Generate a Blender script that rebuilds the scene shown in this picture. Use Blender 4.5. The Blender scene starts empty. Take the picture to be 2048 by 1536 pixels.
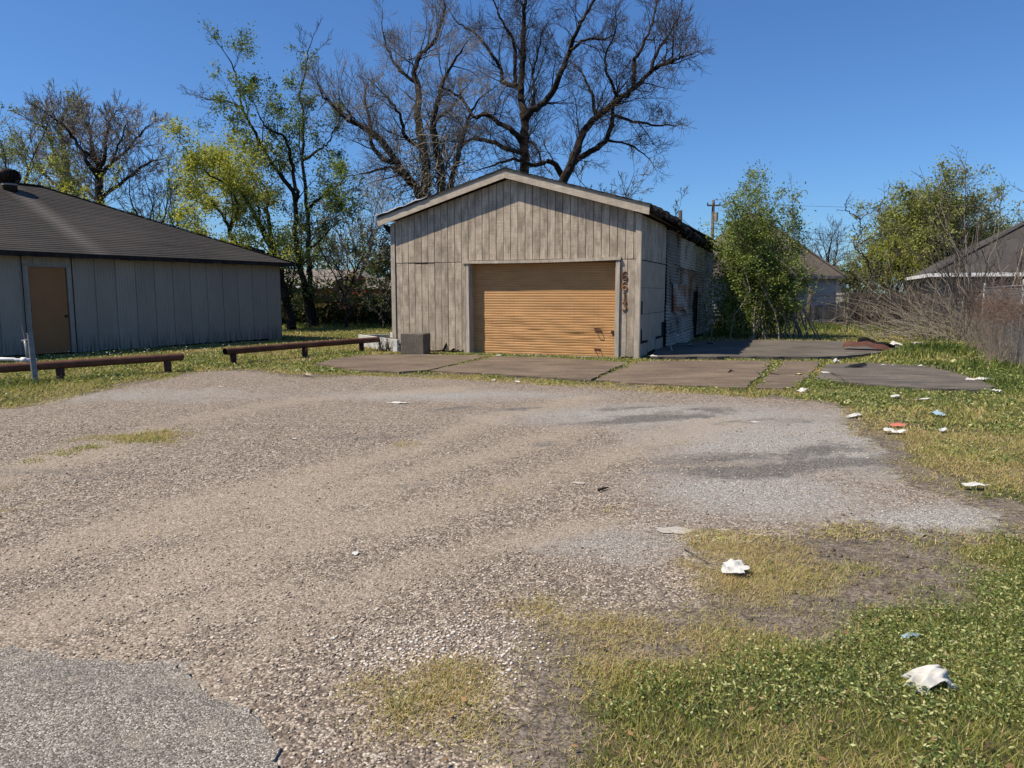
import bpy, math, random
import numpy as np
from mathutils import Vector, Matrix

# ------------------------------------------------------------------ camera, sky, sun, exposure
scene = bpy.context.scene
col = scene.collection
R = math.radians
FPX, PITCH, CAMH = 1480.0, math.atan(180 / 1480.0), 1.6
cam_d = bpy.data.cameras.new("camera"); cam = bpy.data.objects.new("camera", cam_d); col.objects.link(cam)
cam_d.sensor_width = 36.0; cam_d.lens = 36.0 * FPX / 2048.0
cam_d.clip_start = 0.05; cam_d.clip_end = 3000
cam.location = (0, 0, CAMH); cam.rotation_euler = (math.pi / 2 - PITCH, 0, 0)
scene.camera = cam

SUN_EL, SUN_TH = R(56), R(17)          # elevation; azimuth: from the left, this much towards the viewer
sdir = Vector((-math.cos(SUN_TH) * math.cos(SUN_EL), -math.sin(SUN_TH) * math.cos(SUN_EL), math.sin(SUN_EL)))
world = bpy.data.worlds.new("World"); scene.world = world; world.use_nodes = True
wn = world.node_tree; bg = wn.nodes["Background"]
sky = wn.nodes.new("ShaderNodeTexSky"); sky.sky_type = 'NISHITA'; sky.sun_disc = False
sky.sun_elevation = SUN_EL; sky.sun_rotation = math.atan2(sdir.x, sdir.y)
sky.altitude = 0; sky.air_density = 1.0; sky.dust_density = 0.35; sky.ozone_density = 2.6
tint = wn.nodes.new("ShaderNodeMix"); tint.data_type = 'RGBA'; tint.blend_type = 'MULTIPLY'; tint.inputs[0].default_value = 1.0
tint.inputs[7].default_value = (0.62, 0.96, 1.38, 1)             # a clear, dry spring sky, deeper blue all over
wn.links.new(sky.outputs[0], tint.inputs[6]); wn.links.new(tint.outputs[2], bg.inputs[0]); bg.inputs[1].default_value = 0.073
sun_d = bpy.data.lights.new("sun", 'SUN'); sun_d.energy = 5.0; sun_d.angle = R(0.53); sun_d.color = (1.0, 0.885, 0.72)
sun = bpy.data.objects.new("sun", sun_d); col.objects.link(sun)
sun.rotation_euler = sdir.to_track_quat('Z', 'Y').to_euler()
vs = scene.view_settings
vs.view_transform = 'Standard'; vs.look = 'None'; vs.gamma = 1.0; vs.exposure = 0.40; vs.use_curve_mapping = False
scene.cycles.max_bounces = 6; scene.cycles.transparent_max_bounces = 6
scene.cycles.diffuse_bounces = 3; scene.cycles.glossy_bounces = 2; scene.cycles.transmission_bounces = 3
scene.cycles.use_denoising = True; scene.render.filter_size = 1.15
random.seed(7); rng = np.random.default_rng(7)
U = random.uniform

# ------------------------------------------------------------------ where a spot of the photograph lies on the ground / at a distance
_c, _s = math.cos(PITCH), math.sin(PITCH)
def ray(u, v):
    x = (u - 1024) / FPX; d = (v - 768) / FPX
    return x, _c - d * _s, -_s - d * _c
def G(u, v, z=0.0):
    r = ray(u, v); t = (z - CAMH) / r[2]
    return Vector((r[0] * t, r[1] * t, z))
def P(u, v, Y):
    r = ray(u, v); t = Y / r[1]
    return Vector((r[0] * t, Y, CAMH + r[2] * t))

# ------------------------------------------------------------------ scene helpers
def tag(o, label=None, cat=None, group=None, kind=None):
    if label: o["label"] = label
    if cat: o["category"] = cat
    if group: o["group"] = group
    if kind: o["kind"] = kind
    return o
def empty(name, loc=(0, 0, 0), rz=0.0, parent=None):
    o = bpy.data.objects.new(name, None); col.objects.link(o)
    o.location = loc; o.rotation_euler = (0, 0, rz); o.empty_display_size = 0.1
    o.parent = parent
    return o
def link(name, me, mats, parent=None):
    for m in (mats if isinstance(mats, (list, tuple)) else [mats]): me.materials.append(m)
    o = bpy.data.objects.new(name, me); col.objects.link(o); o.parent = parent
    return o
def fast_mesh(name, V, Fc, attrs=None, smooth=False):
    """V (n,3); Fc (m,k) all faces with k corners"""
    V = np.ascontiguousarray(V, dtype=np.float32); Fc = np.ascontiguousarray(Fc, dtype=np.int32)
    m, k = Fc.shape
    me = bpy.data.meshes.new(name)
    me.vertices.add(len(V)); me.vertices.foreach_set("co", V.ravel())
    me.loops.add(m * k); me.loops.foreach_set("vertex_index", Fc.ravel())
    me.polygons.add(m); me.polygons.foreach_set("loop_start", np.arange(0, m * k, k, dtype=np.int32))
    try: me.polygons.foreach_set("loop_total", np.full(m, k, dtype=np.int32))
    except Exception: pass
    if smooth: me.polygons.foreach_set("use_smooth", np.ones(m, dtype=bool))
    for n, a in (attrs or {}).items():
        at = me.attributes.new(n, 'FLOAT', 'POINT'); at.data.foreach_set("value", np.ascontiguousarray(a, dtype=np.float32))
    me.update(calc_edges=True)
    return me
class MB:
    """collects simple shapes; build() links them as one mesh object"""
    def __init__(s): s.v = []; s.f = []
    def add(s, vs, fs):
        n = len(s.v); s.v += [tuple(v) for v in vs]; s.f += [tuple(i + n for i in f) for f in fs]
        return s
    def box(s, x0, x1, y0, y1, z0, z1):
        return s.add([(x0, y0, z0), (x1, y0, z0), (x1, y1, z0), (x0, y1, z0), (x0, y0, z1), (x1, y0, z1), (x1, y1, z1), (x0, y1, z1)],
                     [(0, 3, 2, 1), (4, 5, 6, 7), (0, 1, 5, 4), (1, 2, 6, 5), (2, 3, 7, 6), (3, 0, 4, 7)])
    def prism(s, poly, a, b, axis):
        """poly: 2d outline; extruded along axis from a to b ('y': poly is x,z; 'x': poly is y,z; 'z': poly is x,y)"""
        f = {'y': lambda p, t: (p[0], t, p[1]), 'x': lambda p, t: (t, p[0], p[1]), 'z': lambda p, t: (p[0], p[1], t)}[axis]
        n = len(poly)
        vs = [f(p, a) for p in poly] + [f(p, b) for p in poly]
        fs = [tuple(range(n)), tuple(range(2 * n - 1, n - 1, -1))] + [(i, n + i, n + (i + 1) % n, (i + 1) % n) for i in range(n)]
        return s.add(vs, fs)
    def bar(s, p, q, w, h=None, up=(0, 0, 1)):
        p, q = Vector(p), Vector(q); h = h or w
        t = (q - p).normalized(); a = t.cross(Vector(up))
        if a.length < 1e-4: a = t.cross(Vector((1, 0, 0)))
        a.normalize(); b = a.cross(t)
        vs = [c + a * sx * w / 2 + b * sz * h / 2 for c in (p, q) for sx, sz in ((-1, -1), (1, -1), (1, 1), (-1, 1))]
        return s.add(vs, [(0, 1, 2, 3), (7, 6, 5, 4), (0, 4, 5, 1), (1, 5, 6, 2), (2, 6, 7, 3), (3, 7, 4, 0)])
    def tube(s, pts, rad, n=10, cap=True):
        pts = [Vector(p) for p in pts]; k = len(pts)
        rad = rad if isinstance(rad, (list, tuple)) else [rad] * k
        base = len(s.v); rings = []
        t0 = (pts[1] - pts[0]).normalized(); a = t0.cross(Vector((0.31, 0.2, 0.93)))
        if a.length < 0.1: a = t0.cross(Vector((1, 0, 0)))
        a.normalize()
        for i in range(k):
            t = (pts[min(i + 1, k - 1)] - pts[max(i - 1, 0)]).normalized()
            a = (a - t * a.dot(t)).normalized(); b = t.cross(a)
            for j in range(n):
                w = 2 * math.pi * j / n
                s.v.append(tuple(pts[i] + (a * math.cos(w) + b * math.sin(w)) * rad[i]))
        for i in range(k - 1):
            for j in range(n):
                s.f.append((base + i * n + j, base + i * n + (j + 1) % n, base + (i + 1) * n + (j + 1) % n, base + (i + 1) * n + j))
        if cap:
            s.f.append(tuple(base + j for j in range(n - 1, -1, -1))); s.f.append(tuple(base + (k - 1) * n + j for j in range(n)))
        return s
    def mesh(s, name, smooth=False):
        me = bpy.data.meshes.new(name); me.from_pydata(s.v, [], s.f); me.update()
        if smooth: me.polygons.foreach_set("use_smooth", [True] * len(me.polygons))
        return me
    def build(s, name, mat, parent=None, smooth=False, bevel=0):
        o = link(name, s.mesh(name, smooth), mat, parent)
        if bevel:
            md = o.modifiers.new("bevel", 'BEVEL'); md.width = bevel; md.segments = 1; md.limit_method = 'ANGLE'
        return o

# smooth value noise on arrays
def _h(ix, iy, seed):
    n = (ix.astype(np.int64) * 374761393 + iy.astype(np.int64) * 668265263 + seed * 974711) & 0x7fffffff
    n = ((n ^ (n >> 13)) * 1274126177) & 0x7fffffff
    return ((n ^ (n >> 16)) & 0xffff) / 65535.0
def vnoise(x, y, seed=0):
    x = np.asarray(x, float); y = np.asarray(y, float)
    ix, iy = np.floor(x), np.floor(y); fx, fy = x - ix, y - iy
    fx = fx * fx * (3 - 2 * fx); fy = fy * fy * (3 - 2 * fy)
    a, b, c, d = _h(ix, iy, seed), _h(ix + 1, iy, seed), _h(ix, iy + 1, seed), _h(ix + 1, iy + 1, seed)
    return (a * (1 - fx) + b * fx) * (1 - fy) + (c * (1 - fx) + d * fx) * fy
def fbm(x, y, seed=0, o=4):
    r, a, t = 0, 0.5, 0
    for i in range(o):
        r = r + a * vnoise(np.asarray(x) * 2 ** i + 17 * i, np.asarray(y) * 2 ** i - 9 * i, seed + i); t += a; a *= 0.5
    return r / t

# ------------------------------------------------------------------ materials
def new_mat(name):
    m = bpy.data.materials.new(name); m.use_nodes = True
    nt = m.node_tree; b = nt.nodes["Principled BSDF"]
    b.inputs["Roughness"].default_value = 0.85
    b.inputs["Specular IOR Level"].default_value = 0.25
    return m, nt, b
class NT:
    """thin layer over a node tree so that materials read as formulas"""
    def __init__(s, nt): s.nt = nt
    def node(s, t, ins=None, **props):
        n = s.nt.nodes.new(t)
        for k, v in props.items(): setattr(n, k, v)
        for k, v in (ins or {}).items(): s.put(n.inputs[k], v)
        return n
    def put(s, sock, v):
        if hasattr(v, "is_output"): s.nt.links.new(v, sock)
        elif isinstance(v, (tuple, list)) and len(v) == 3 and sock.type == 'RGBA': sock.default_value = (*v, 1)
        else: sock.default_value = v
    def coord(s, kind="Object"): return s.node("ShaderNodeTexCoord").outputs[kind]
    def geo(s, out="Position"): return s.node("ShaderNodeNewGeometry").outputs[out]
    def map(s, vec, scale=(1, 1, 1), loc=(0, 0, 0), rot=(0, 0, 0)):
        return s.node("ShaderNodeMapping", {"Vector": vec, "Scale": scale, "Location": loc, "Rotation": rot}).outputs[0]
    def noise(s, vec, scale, detail=3, rough=0.55, dist=0.0, out=0):
        return s.node("ShaderNodeTexNoise", {"Vector": vec, "Scale": scale, "Detail": detail, "Roughness": rough, "Distortion": dist}).outputs[out]
    def voro(s, vec, scale, out="Distance", feature='F1', rnd=1.0):
        return s.node("ShaderNodeTexVoronoi", {"Vector": vec, "Scale": scale, "Randomness": rnd}, feature=feature).outputs[out]
    def ramp(s, fac, stops, interp='LINEAR'):
        n = s.node("ShaderNodeValToRGB", {"Fac": fac}); cr = n.color_ramp; cr.interpolation = interp
        while len(cr.elements) < len(stops): cr.elements.new(0.5)
        for e, (p, c) in zip(cr.elements, stops):
            e.position = p; e.color = (c, c, c, 1) if isinstance(c, (int, float)) else (*c, 1)
        return n.outputs[0]
    def mix(s, fac, a, b, mode='MIX'):
        n = s.node("ShaderNodeMix", data_type='RGBA', blend_type=mode)
        s.put(n.inputs[0], fac); s.put(n.inputs[6], a if not isinstance(a, (int, float)) else (a, a, a)); s.put(n.inputs[7], b if not isinstance(b, (int, float)) else (b, b, b))
        return n.outputs[2]
    def math(s, op, a, b=0.0, clamp=False):
        n = s.node("ShaderNodeMath", operation=op, use_clamp=clamp); s.put(n.inputs[0], a); s.put(n.inputs[1], b)
        return n.outputs[0]
    def attr(s, name, out="Fac"): return s.node("ShaderNodeAttribute", attribute_name=name).outputs[out]
    def rand(s): return s.node("ShaderNodeObjectInfo").outputs["Random"]
    def bump(s, h, strength=0.4, dist=0.01):
        return s.node("ShaderNodeBump", {"Height": h, "Strength": strength, "Distance": dist}).outputs[0]

def m_plain(name, c, rough=0.8, var=0.15, scale=6, metal=0.0, bump=0.0, bscale=60):
    m, nt, b = new_mat(name); t = NT(nt); co = t.coord()
    f = t.noise(co, scale, 4)
    d = tuple(max(0, x * (1 - 2 * var)) for x in c); l = tuple(min(1, x * (1 + 2 * var)) for x in c)
    t.put(b.inputs["Base Color"], t.ramp(f, [(0.25, d), (0.75, l)]))
    b.inputs["Roughness"].default_value = rough; b.inputs["Metallic"].default_value = metal
    if bump: t.put(b.inputs["Normal"], t.bump(t.noise(co, bscale, 3), bump, 0.005))
    return m

def m_wood(name, dark, light, grain=(26, 26, 1.6), stain=0.55, streaky=True, saw=True):
    """weathered board: grain along local z, a tint of its own per board"""
    m, nt, b = new_mat(name); t = NT(nt); co = t.coord(); rnd = t.rand()
    off = t.node("ShaderNodeCombineXYZ", {0: t.math('MULTIPLY', rnd, 37.0), 1: t.math('MULTIPLY', rnd, 11.0), 2: t.math('MULTIPLY', rnd, 53.0)}).outputs[0]
    v = t.node("ShaderNodeVectorMath", {0: co, 1: off}, operation='ADD').outputs[0]
    g = t.noise(t.map(v, grain), 1.0, 5, 0.65, 0.4)
    c = t.ramp(g, [(0.28, dark), (0.72, light)])
    blot = t.noise(t.map(v, (5, 5, 2.2)), 1.0, 5, 0.65)
    c = t.mix(t.math('MULTIPLY', t.ramp(blot, [(0.42, 0.0), (0.62, 1.0)]), stain), c, tuple(x * 0.5 for x in dark))
    c = t.mix(1.0, c, t.ramp(rnd, [(0, 0.9), (1, 1.06)]), 'MULTIPLY')
    if saw:
        sw = t.noise(t.map(v, (2, 2, 95)), 1.0, 2, 0.5)
        c = t.mix(0.75, c, t.ramp(sw, [(0.3, 0.72), (0.62, 1.08)]), 'MULTIPLY')
    t.put(b.inputs["Base Color"], c)
    t.put(b.inputs["Normal"], t.bump(g, 0.45, 0.004))
    b.inputs["Roughness"].default_value = 0.9
    return m

M = {}
M['siding'] = m_wood('weathered_grey_siding', (0.335, 0.275, 0.205), (0.60, 0.51, 0.395), stain=0.6)
M['trim'] = m_wood('weathered_trim', (0.30, 0.255, 0.20), (0.57, 0.495, 0.395), (18, 18, 2.2), 0.35, saw=False)
M['rake'] = m_wood('weathered_rake_board', (0.37, 0.315, 0.245), (0.58, 0.505, 0.40), (3, 26, 26), 0.3, saw=False)
M['whitewood'] = m_wood('whitewashed_timber', (0.34, 0.34, 0.32), (0.60, 0.60, 0.57), (2.5, 20, 20), 0.25, saw=False)
M['fencewood'] = m_wood('old_fence_wood', (0.10, 0.075, 0.05), (0.25, 0.20, 0.14), (22, 22, 1.5), 0.5, saw=False)
M['fencewood_sunlit'] = m_wood('sunlit_fence_wood', (0.22, 0.16, 0.07), (0.42, 0.32, 0.15), (22, 22, 1.5), 0.3, saw=False)  # same old pickets where sun strikes; the sunlight is put into the colour
M['fencewood_lit_panel'] = m_wood('sunlit_panel_wood', (0.19, 0.155, 0.112), (0.42, 0.36, 0.275), (22, 22, 1.5), 0.4, saw=False)  # fence wood lightened for the sagging panel: sunlight painted into its colour
M['pole'] = m_wood('utility_pole_wood', (0.06, 0.05, 0.04), (0.15, 0.13, 0.11), (20, 20, 1.0), 0.3, saw=False)
M['dark'] = m_plain('dark_interior', (0.012, 0.011, 0.01), 0.95)
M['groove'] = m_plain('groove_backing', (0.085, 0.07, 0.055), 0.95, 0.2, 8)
M['tile'] = m_plain('grey_cement_siding', (0.36, 0.30, 0.225), 0.75, 0.08, 3)
M['lintrim'] = m_plain('grey_painted_metal_trim', (0.28, 0.26, 0.225), 0.6, 0.1, 5)

def m_door():
    m, nt, b = new_mat('tan_painted_door'); t = NT(nt); co = t.coord()
    n = t.noise(t.map(co, (1.2, 1, 5)), 1.6, 4)
    c = t.ramp(n, [(0.3, (0.40, 0.205, 0.07)), (0.7, (0.49, 0.26, 0.093))])
    st = t.noise(t.map(co, (16, 16, 0.7)), 1.0, 4)
    c = t.mix(t.ramp(st, [(0.55, 0.0), (0.78, 0.35)]), c, (0.25, 0.14, 0.055))
    z = t.node("ShaderNodeSeparateXYZ", {0: co}).outputs[2]
    t.put(b.inputs["Base Color"], c); b.inputs["Roughness"].default_value = 0.5
    b.inputs["Specular IOR Level"].default_value = 0.35
    return m
M['door'] = m_door()
M['pdoor'] = m_plain('brown_painted_door', (0.27, 0.135, 0.055), 0.55, 0.06, 2)

def m_rust(name, base, rust, amount, metal=0.25, rough=0.7):
    m, nt, b = new_mat(name); t = NT(nt); co = t.coord(); r = t.rand()
    v = t.node("ShaderNodeVectorMath", {0: co, 1: t.node("ShaderNodeCombineXYZ", {0: t.math('MULTIPLY', r, 31.0), 1: 0.0, 2: t.math('MULTIPLY', r, 17.0)}).outputs[0]}, operation='ADD').outputs[0]
    n = t.noise(v, 1.6, 6, 0.62, 0.5); f = t.ramp(n, [(0.62 - amount, 0.0), (0.72 - amount * 0.8, 1.0)])
    g = t.noise(t.map(v, (3, 3, 8)), 3, 4)
    c = t.mix(t.ramp(g, [(0.3, 0), (0.7, 1)]), tuple(x * 0.62 for x in base), base)
    rr = t.mix(t.noise(v, 14, 4), tuple(x * 0.5 for x in rust), rust)
    c = t.mix(f, c, rr); c = t.mix(1.0, c, t.ramp(r, [(0, 0.45), (1, 1.15)]), 'MULTIPLY')
    t.put(b.inputs["Base Color"], c)
    t.put(b.inputs["Metallic"], t.math('MULTIPLY', t.math('SUBTRACT', 1.0, f), metal))
    b.inputs["Roughness"].default_value = rough
    t.put(b.inputs["Normal"], t.bump(t.noise(v, 40, 4), 0.25, 0.004))
    return m
M['corrug'] = m_rust('galvanised_sheet', (0.52, 0.49, 0.44), (0.10, 0.07, 0.05), 0.10, 0.2, 0.6)
M['corrug_rust'] = m_rust('rusty_galvanised_sheet', (0.50, 0.48, 0.44), (0.30, 0.13, 0.055), 0.20, 0.15, 0.65)
M['rust'] = m_rust('rusty_pipe', (0.16, 0.075, 0.05), (0.10, 0.042, 0.027), 0.2, 0.2, 0.8)
M['rustnum'] = m_rust('rusty_orange_number', (0.46, 0.21, 0.075), (0.14, 0.06, 0.03), 0.1, 0.1, 0.8)
M['galv'] = m_rust('grey_galvanised_post', (0.42, 0.43, 0.44), (0.2, 0.17, 0.14), 0.0, 0.3, 0.5)
M['pvc'] = m_plain('dirty_white_pipe', (0.72, 0.72, 0.70), 0.5, 0.08, 5)
M['tar'] = m_plain('rotten_black_shingle', (0.022, 0.02, 0.018), 0.95, 0.4, 5, bump=0.8)
M['membrane'] = m_plain('torn_white_roofing', (0.62, 0.64, 0.66), 0.7, 0.1, 6)

def m_leftwall():
    m, nt, b = new_mat('grey_painted_ribbed_sheet'); t = NT(nt); co = t.coord(); r = t.rand()
    n = t.noise(t.map(co, (1.5, 1.5, 0.5)), 1.5, 4)
    c = t.ramp(n, [(0.3, (0.285, 0.26, 0.215)), (0.7, (0.345, 0.31, 0.255))])
    z = t.node("ShaderNodeSeparateXYZ", {0: co}).outputs[2]
    st = t.noise(t.map(co, (30, 30, 1.2)), 1.0, 4)
    low = t.ramp(z, [(0.05, 1.0), (0.55, 0.0)])           # splash stains at the foot of the sheet
    c = t.mix(t.math('MULTIPLY', low, t.ramp(st, [(0.45, 0.0), (0.6, 0.85)])), c, (0.045, 0.045, 0.042))
    c = t.mix(1.0, c, t.ramp(r, [(0, 0.96), (1, 1.03)]), 'MULTIPLY')
    t.put(b.inputs["Base Color"], c); b.inputs["Roughness"].default_value = 0.55
    return m
M['leftwall'] = m_leftwall()

def m_shingle(name, a, bb, course=None):
    m, nt, b = new_mat(name); t = NT(nt); co = t.coord()
    r = t.rand()
    big = t.noise(co, 0.45, 4); fine = t.noise(t.map(co, (5, 5, 9)), 2.4, 4); grit = t.noise(co, 160, 2)
    c = t.ramp(fine, [(0.3, a), (0.7, bb)])
    c = t.mix(t.ramp(big, [(0.4, 0.0), (0.68, 0.6)]), c, tuple(min(1, x * 1.35) for x in bb))
    c = t.mix(1.0, c, t.ramp(grit, [(0.3, 0.7), (0.7, 1.25)]), 'MULTIPLY')
    c = t.mix(1.0, c, t.ramp(r, [(0, 0.85), (1, 1.12)]), 'MULTIPLY')
    if name == 'grey_brown_shingle':                        # pale streak where rain runs off the vent
        xyz = t.node('ShaderNodeSeparateXYZ', {0: co}).outputs
        dx = t.math('ABSOLUTE', t.math('SUBTRACT', t.math('ADD', xyz[0], t.math('MULTIPLY', xyz[1], -.06)), 9.55))
        c = t.mix(t.math('MULTIPLY', t.ramp(t.math('ADD', dx, t.math('MULTIPLY', fine, .25)), [(.12, .85), (.55, 0.0)]), t.ramp(xyz[1], [(0.0, 0.55), (0.9, 1.0)])), c, (.12, .108, .095))
    if course:
        z = t.node("ShaderNodeSeparateXYZ", {0: co}).outputs[2]
        fr = t.math('FRACT', t.math('DIVIDE', z, course))
        c = t.mix(t.ramp(fr, [(0.0, 0.6), (0.22, 0.0)]), c, tuple(x * 0.3 for x in a))
    t.put(b.inputs["Base Color"], c); b.inputs["Roughness"].default_value = 0.95
    t.put(b.inputs["Normal"], t.bump(grit, 0.5, 0.003))
    return m
M['shingle'] = m_shingle('grey_brown_shingle', (0.026, 0.0235, 0.022), (0.047, 0.043, 0.039))
M['shingle_brown'] = m_shingle('brown_shingle_far', (0.06, 0.05, 0.042), (0.10, 0.086, 0.072), 0.075)
M['shingle_dark'] = m_shingle('dark_shingle_far', (0.04, 0.037, 0.035), (0.07, 0.064, 0.06), 0.075)
M['shingle_grey'] = m_shingle('grey_shingle_far', (0.15, 0.135, 0.115), (0.21, 0.19, 0.165), 0.09)
M['beige'] = m_plain('beige_clapboard', (0.42, 0.39, 0.34), 0.7, 0.06, 2)
M['white'] = m_plain('white_paint', (0.78, 0.78, 0.76), 0.6, 0.05, 4)
M['dirtywhite'] = m_plain('grey_fascia', (0.16, 0.15, 0.14), 0.8, 0.3, 5)
M['redbrick'] = m_plain('red_brick_far', (0.27, 0.055, 0.038), 0.85, 0.22, 9)
M['glass'] = m_plain('dark_window', (0.03, 0.035, 0.04), 0.15, 0.1, 2)

def m_concrete(name, a, b_, dirt, pebb=True):
    m, nt, b = new_mat(name); t = NT(nt); co = t.geo()
    n = t.noise(co, 0.9, 5, 0.6); c = t.ramp(n, [(0.32, a), (0.68, b_)])
    st = t.noise(t.map(co, (0.7, 3.5, 1), rot=(0, 0, R(-12))), 1.3, 6, 0.65)
    c = t.mix(t.ramp(st, [(0.48, 0.0), (0.66, 0.8)]), c, dirt)
    st2 = t.noise(t.map(co, (0.5, 4.5, 1), loc=(7, 3, 0), rot=(0, 0, R(-10))), 1.5, 5, 0.6)
    c = t.mix(t.ramp(st2, [(0.60, 0.0), (0.70, 0.6)]), c, tuple(min(1, x * 1.7) for x in b_))
    pv = t.voro(co, 85, "Color"); pn = t.node("ShaderNodeSeparateXYZ", {0: pv}).outputs[0]
    c = t.mix(0.8, c, t.ramp(pn, [(0.0, 0.55), (0.6, 1.0), (1.0, 1.55)]), 'MULTIPLY')
    t.put(b.inputs["Base Color"], c)
    t.put(b.inputs["Normal"], t.bump(t.voro(co, 85), 0.35, 0.004))
    return m
M['slab'] = m_concrete('brown_aggregate_concrete', (0.12, 0.09, 0.064), (0.19, 0.145, 0.104), (0.066, 0.053, 0.04))
M['slab_dark'] = m_concrete('dark_stained_concrete', (0.085, 0.074, 0.06), (0.15, 0.13, 0.105), (0.045, 0.04, 0.034))
M['block'] = m_concrete('concrete_block', (0.085, 0.073, 0.058), (0.14, 0.122, 0.098), (0.05, 0.043, 0.034))

def m_ground():
    m, nt, b = new_mat('gravel_and_soil'); t = NT(nt); co = t.geo()
    sd, sand, dark, asph, soil = (t.attr(n) for n in ("lot", "sand", "dark", "asph", "soil"))
    n1 = t.noise(co, 1.7, 5, 0.62); n2 = t.noise(co, 9, 4, 0.6); n3 = t.noise(co, 45, 3, 0.6)
    # pebbles, two sizes
    vd = t.voro(co, 85); vc = t.node("ShaderNodeSeparateXYZ", {0: t.voro(co, 85, "Color")}).outputs
    vd2 = t.voro(co, 28); vc2 = t.node("ShaderNodeSeparateXYZ", {0: t.voro(co, 28, "Color")}).outputs
    peb = t.ramp(vc[0], [(0.0, (0.065, 0.052, 0.042)), (0.25, (0.16, 0.128, 0.10)), (0.55, (0.275, 0.222, 0.172)), (0.8, (0.40, 0.335, 0.265)), (1.0, (0.62, 0.55, 0.46))])
    peb2 = t.ramp(vc2[0], [(0.0, (0.09, 0.075, 0.062)), (0.4, (0.21, 0.165, 0.13)), (0.75, (0.31, 0.255, 0.205)), (1.0, (0.5, 0.45, 0.38))])
    gravel = t.mix(t.ramp(vc2[1], [(0.74, 0.0), (0.8, 0.8)]), peb, peb2)
    gravel = t.mix(t.ramp(vd, [(0.42, 0.0), (0.72, 0.7)]), gravel, (0.06, 0.048, 0.038))
    va = t.node('ShaderNodeSeparateXYZ', {0: t.voro(co, 130, 'Color')}).outputs
    sandc = t.ramp(va[0], [(0.0, (0.11, 0.088, 0.066)), (0.35, (0.25, 0.205, 0.155)), (0.75, (0.37, 0.31, 0.24)), (1.0, (0.52, 0.46, 0.38))])
    grey = t.ramp(va[1], [(0.0, (0.10, 0.094, 0.085)), (0.5, (0.235, 0.222, 0.202)), (0.85, (0.36, 0.345, 0.315)), (1.0, (0.58, 0.55, 0.51))])
    darkc = t.ramp(vc[2], [(0.0, (0.045, 0.042, 0.039)), (0.6, (0.105, 0.098, 0.09)), (1.0, (0.24, 0.225, 0.205))])
    wob = t.math('ADD', t.math('MULTIPLY', t.math('SUBTRACT', n1, 0.5), 0.9), t.math('MULTIPLY', t.math('SUBTRACT', n2, 0.5), 0.9))
    def blend(a, lo, hi, amp=1.0): return t.ramp(t.math('ADD', a, t.math('MULTIPLY', wob, amp)), [(lo, 0.0), (hi, 1.0)])
    c = t.mix(blend(asph, 0.30, 0.75, 0.8), gravel, grey)
    c = t.mix(t.math('MULTIPLY', blend(sand, 0.35, 0.95, 1.1), 0.62), c, sandc)
    c = t.mix(t.math('MULTIPLY', blend(dark, 0.28, 0.62, 1.0), 0.9), c, darkc)
    # bare soil and turf soil outside the lot
    soilc = t.mix(t.ramp(n2, [(0.35, 0.0), (0.7, 1.0)]), (0.12, 0.098, 0.078), (0.235, 0.20, 0.163))
    soilc = t.mix(t.ramp(n3, [(0.48, 0.0), (0.62, 0.75)]), soilc, (0.045, 0.037, 0.029))
    crk = t.voro(t.map(co, (1, 1.6, 1)), 14, 'Distance', 'DISTANCE_TO_EDGE')
    soilc = t.mix(t.ramp(crk, [(0.0, 0.7), (0.06, 0.0)]), soilc, (0.03, 0.025, 0.02))
    turf = t.mix(t.ramp(n2, [(0.35, 0.0), (0.7, 1.0)]), (0.05, 0.043, 0.022), (0.12, 0.097, 0.052))
    out = t.mix(blend(soil, 0.35, 0.65, 0.5), turf, soilc)
    edge = t.ramp(t.math('ADD', sd, t.math('MULTIPLY', wob, 0.55)), [(0.44, 0.0), (0.56, 1.0)])
    c = t.mix(edge, out, c)
    t.put(b.inputs["Base Color"], c)
    hb = t.math('ADD', t.math('MULTIPLY', vd, -0.8), t.math('MULTIPLY', t.ramp(vc2[1], [(0.62, 0.0), (0.7, 1.0)]), t.math('MULTIPLY', vd2, -1.5)))
    hb = t.math('ADD', hb, t.math('MULTIPLY', n3, 0.6))
    t.put(b.inputs["Normal"], t.bump(hb, 0.75, 0.008))
    b.inputs["Roughness"].default_value = 0.92
    return m
M['ground'] = m_ground()

def m_leaf(name, stops, transl=0.35, rough=0.55):
    """thin leaves: colour by each leaf's own tint"""
    m, nt, b = new_mat(name); t = NT(nt)
    c = t.ramp(t.attr("tint"), stops)
    t.put(b.inputs["Base Color"], c); b.inputs["Roughness"].default_value = rough
    tr = t.node("ShaderNodeBsdfTranslucent", {"Color": t.mix(1.0, c, (1.0, 1.0, 0.55), 'MULTIPLY')})
    mx = t.node("ShaderNodeMixShader", {0: transl}); nt.links.new(b.outputs[0], mx.inputs[1]); nt.links.new(tr.outputs[0], mx.inputs[2])
    nt.links.new(mx.outputs[0], nt.nodes["Material Output"].inputs[0])
    return m
M['grass'] = m_leaf('grass_blades', [(0.0, (0.07, 0.115, 0.025)), (0.3, (0.165, 0.21, 0.045)), (0.5, (0.36, 0.36, 0.085)), (0.7, (0.50, 0.43, 0.16)), (0.88, (0.60, 0.50, 0.29)), (1.0, (0.46, 0.31, 0.16))], 0.35)
M['clover'] = m_leaf('clover_leaves', [(0.0, (0.055, 0.095, 0.025)), (0.45, (0.14, 0.19, 0.055)), (0.75, (0.30, 0.34, 0.10)), (1.0, (0.55, 0.55, 0.27))], 0.35)
M['flower'] = m_plain('small_white_flowers', (0.75, 0.75, 0.7), 0.7)
M['litterleaf'] = m_leaf('dead_leaves', [(0.0, (0.12, 0.07, 0.035)), (0.5, (0.32, 0.19, 0.09)), (1.0, (0.52, 0.40, 0.24))], 0.15, 0.7)
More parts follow.
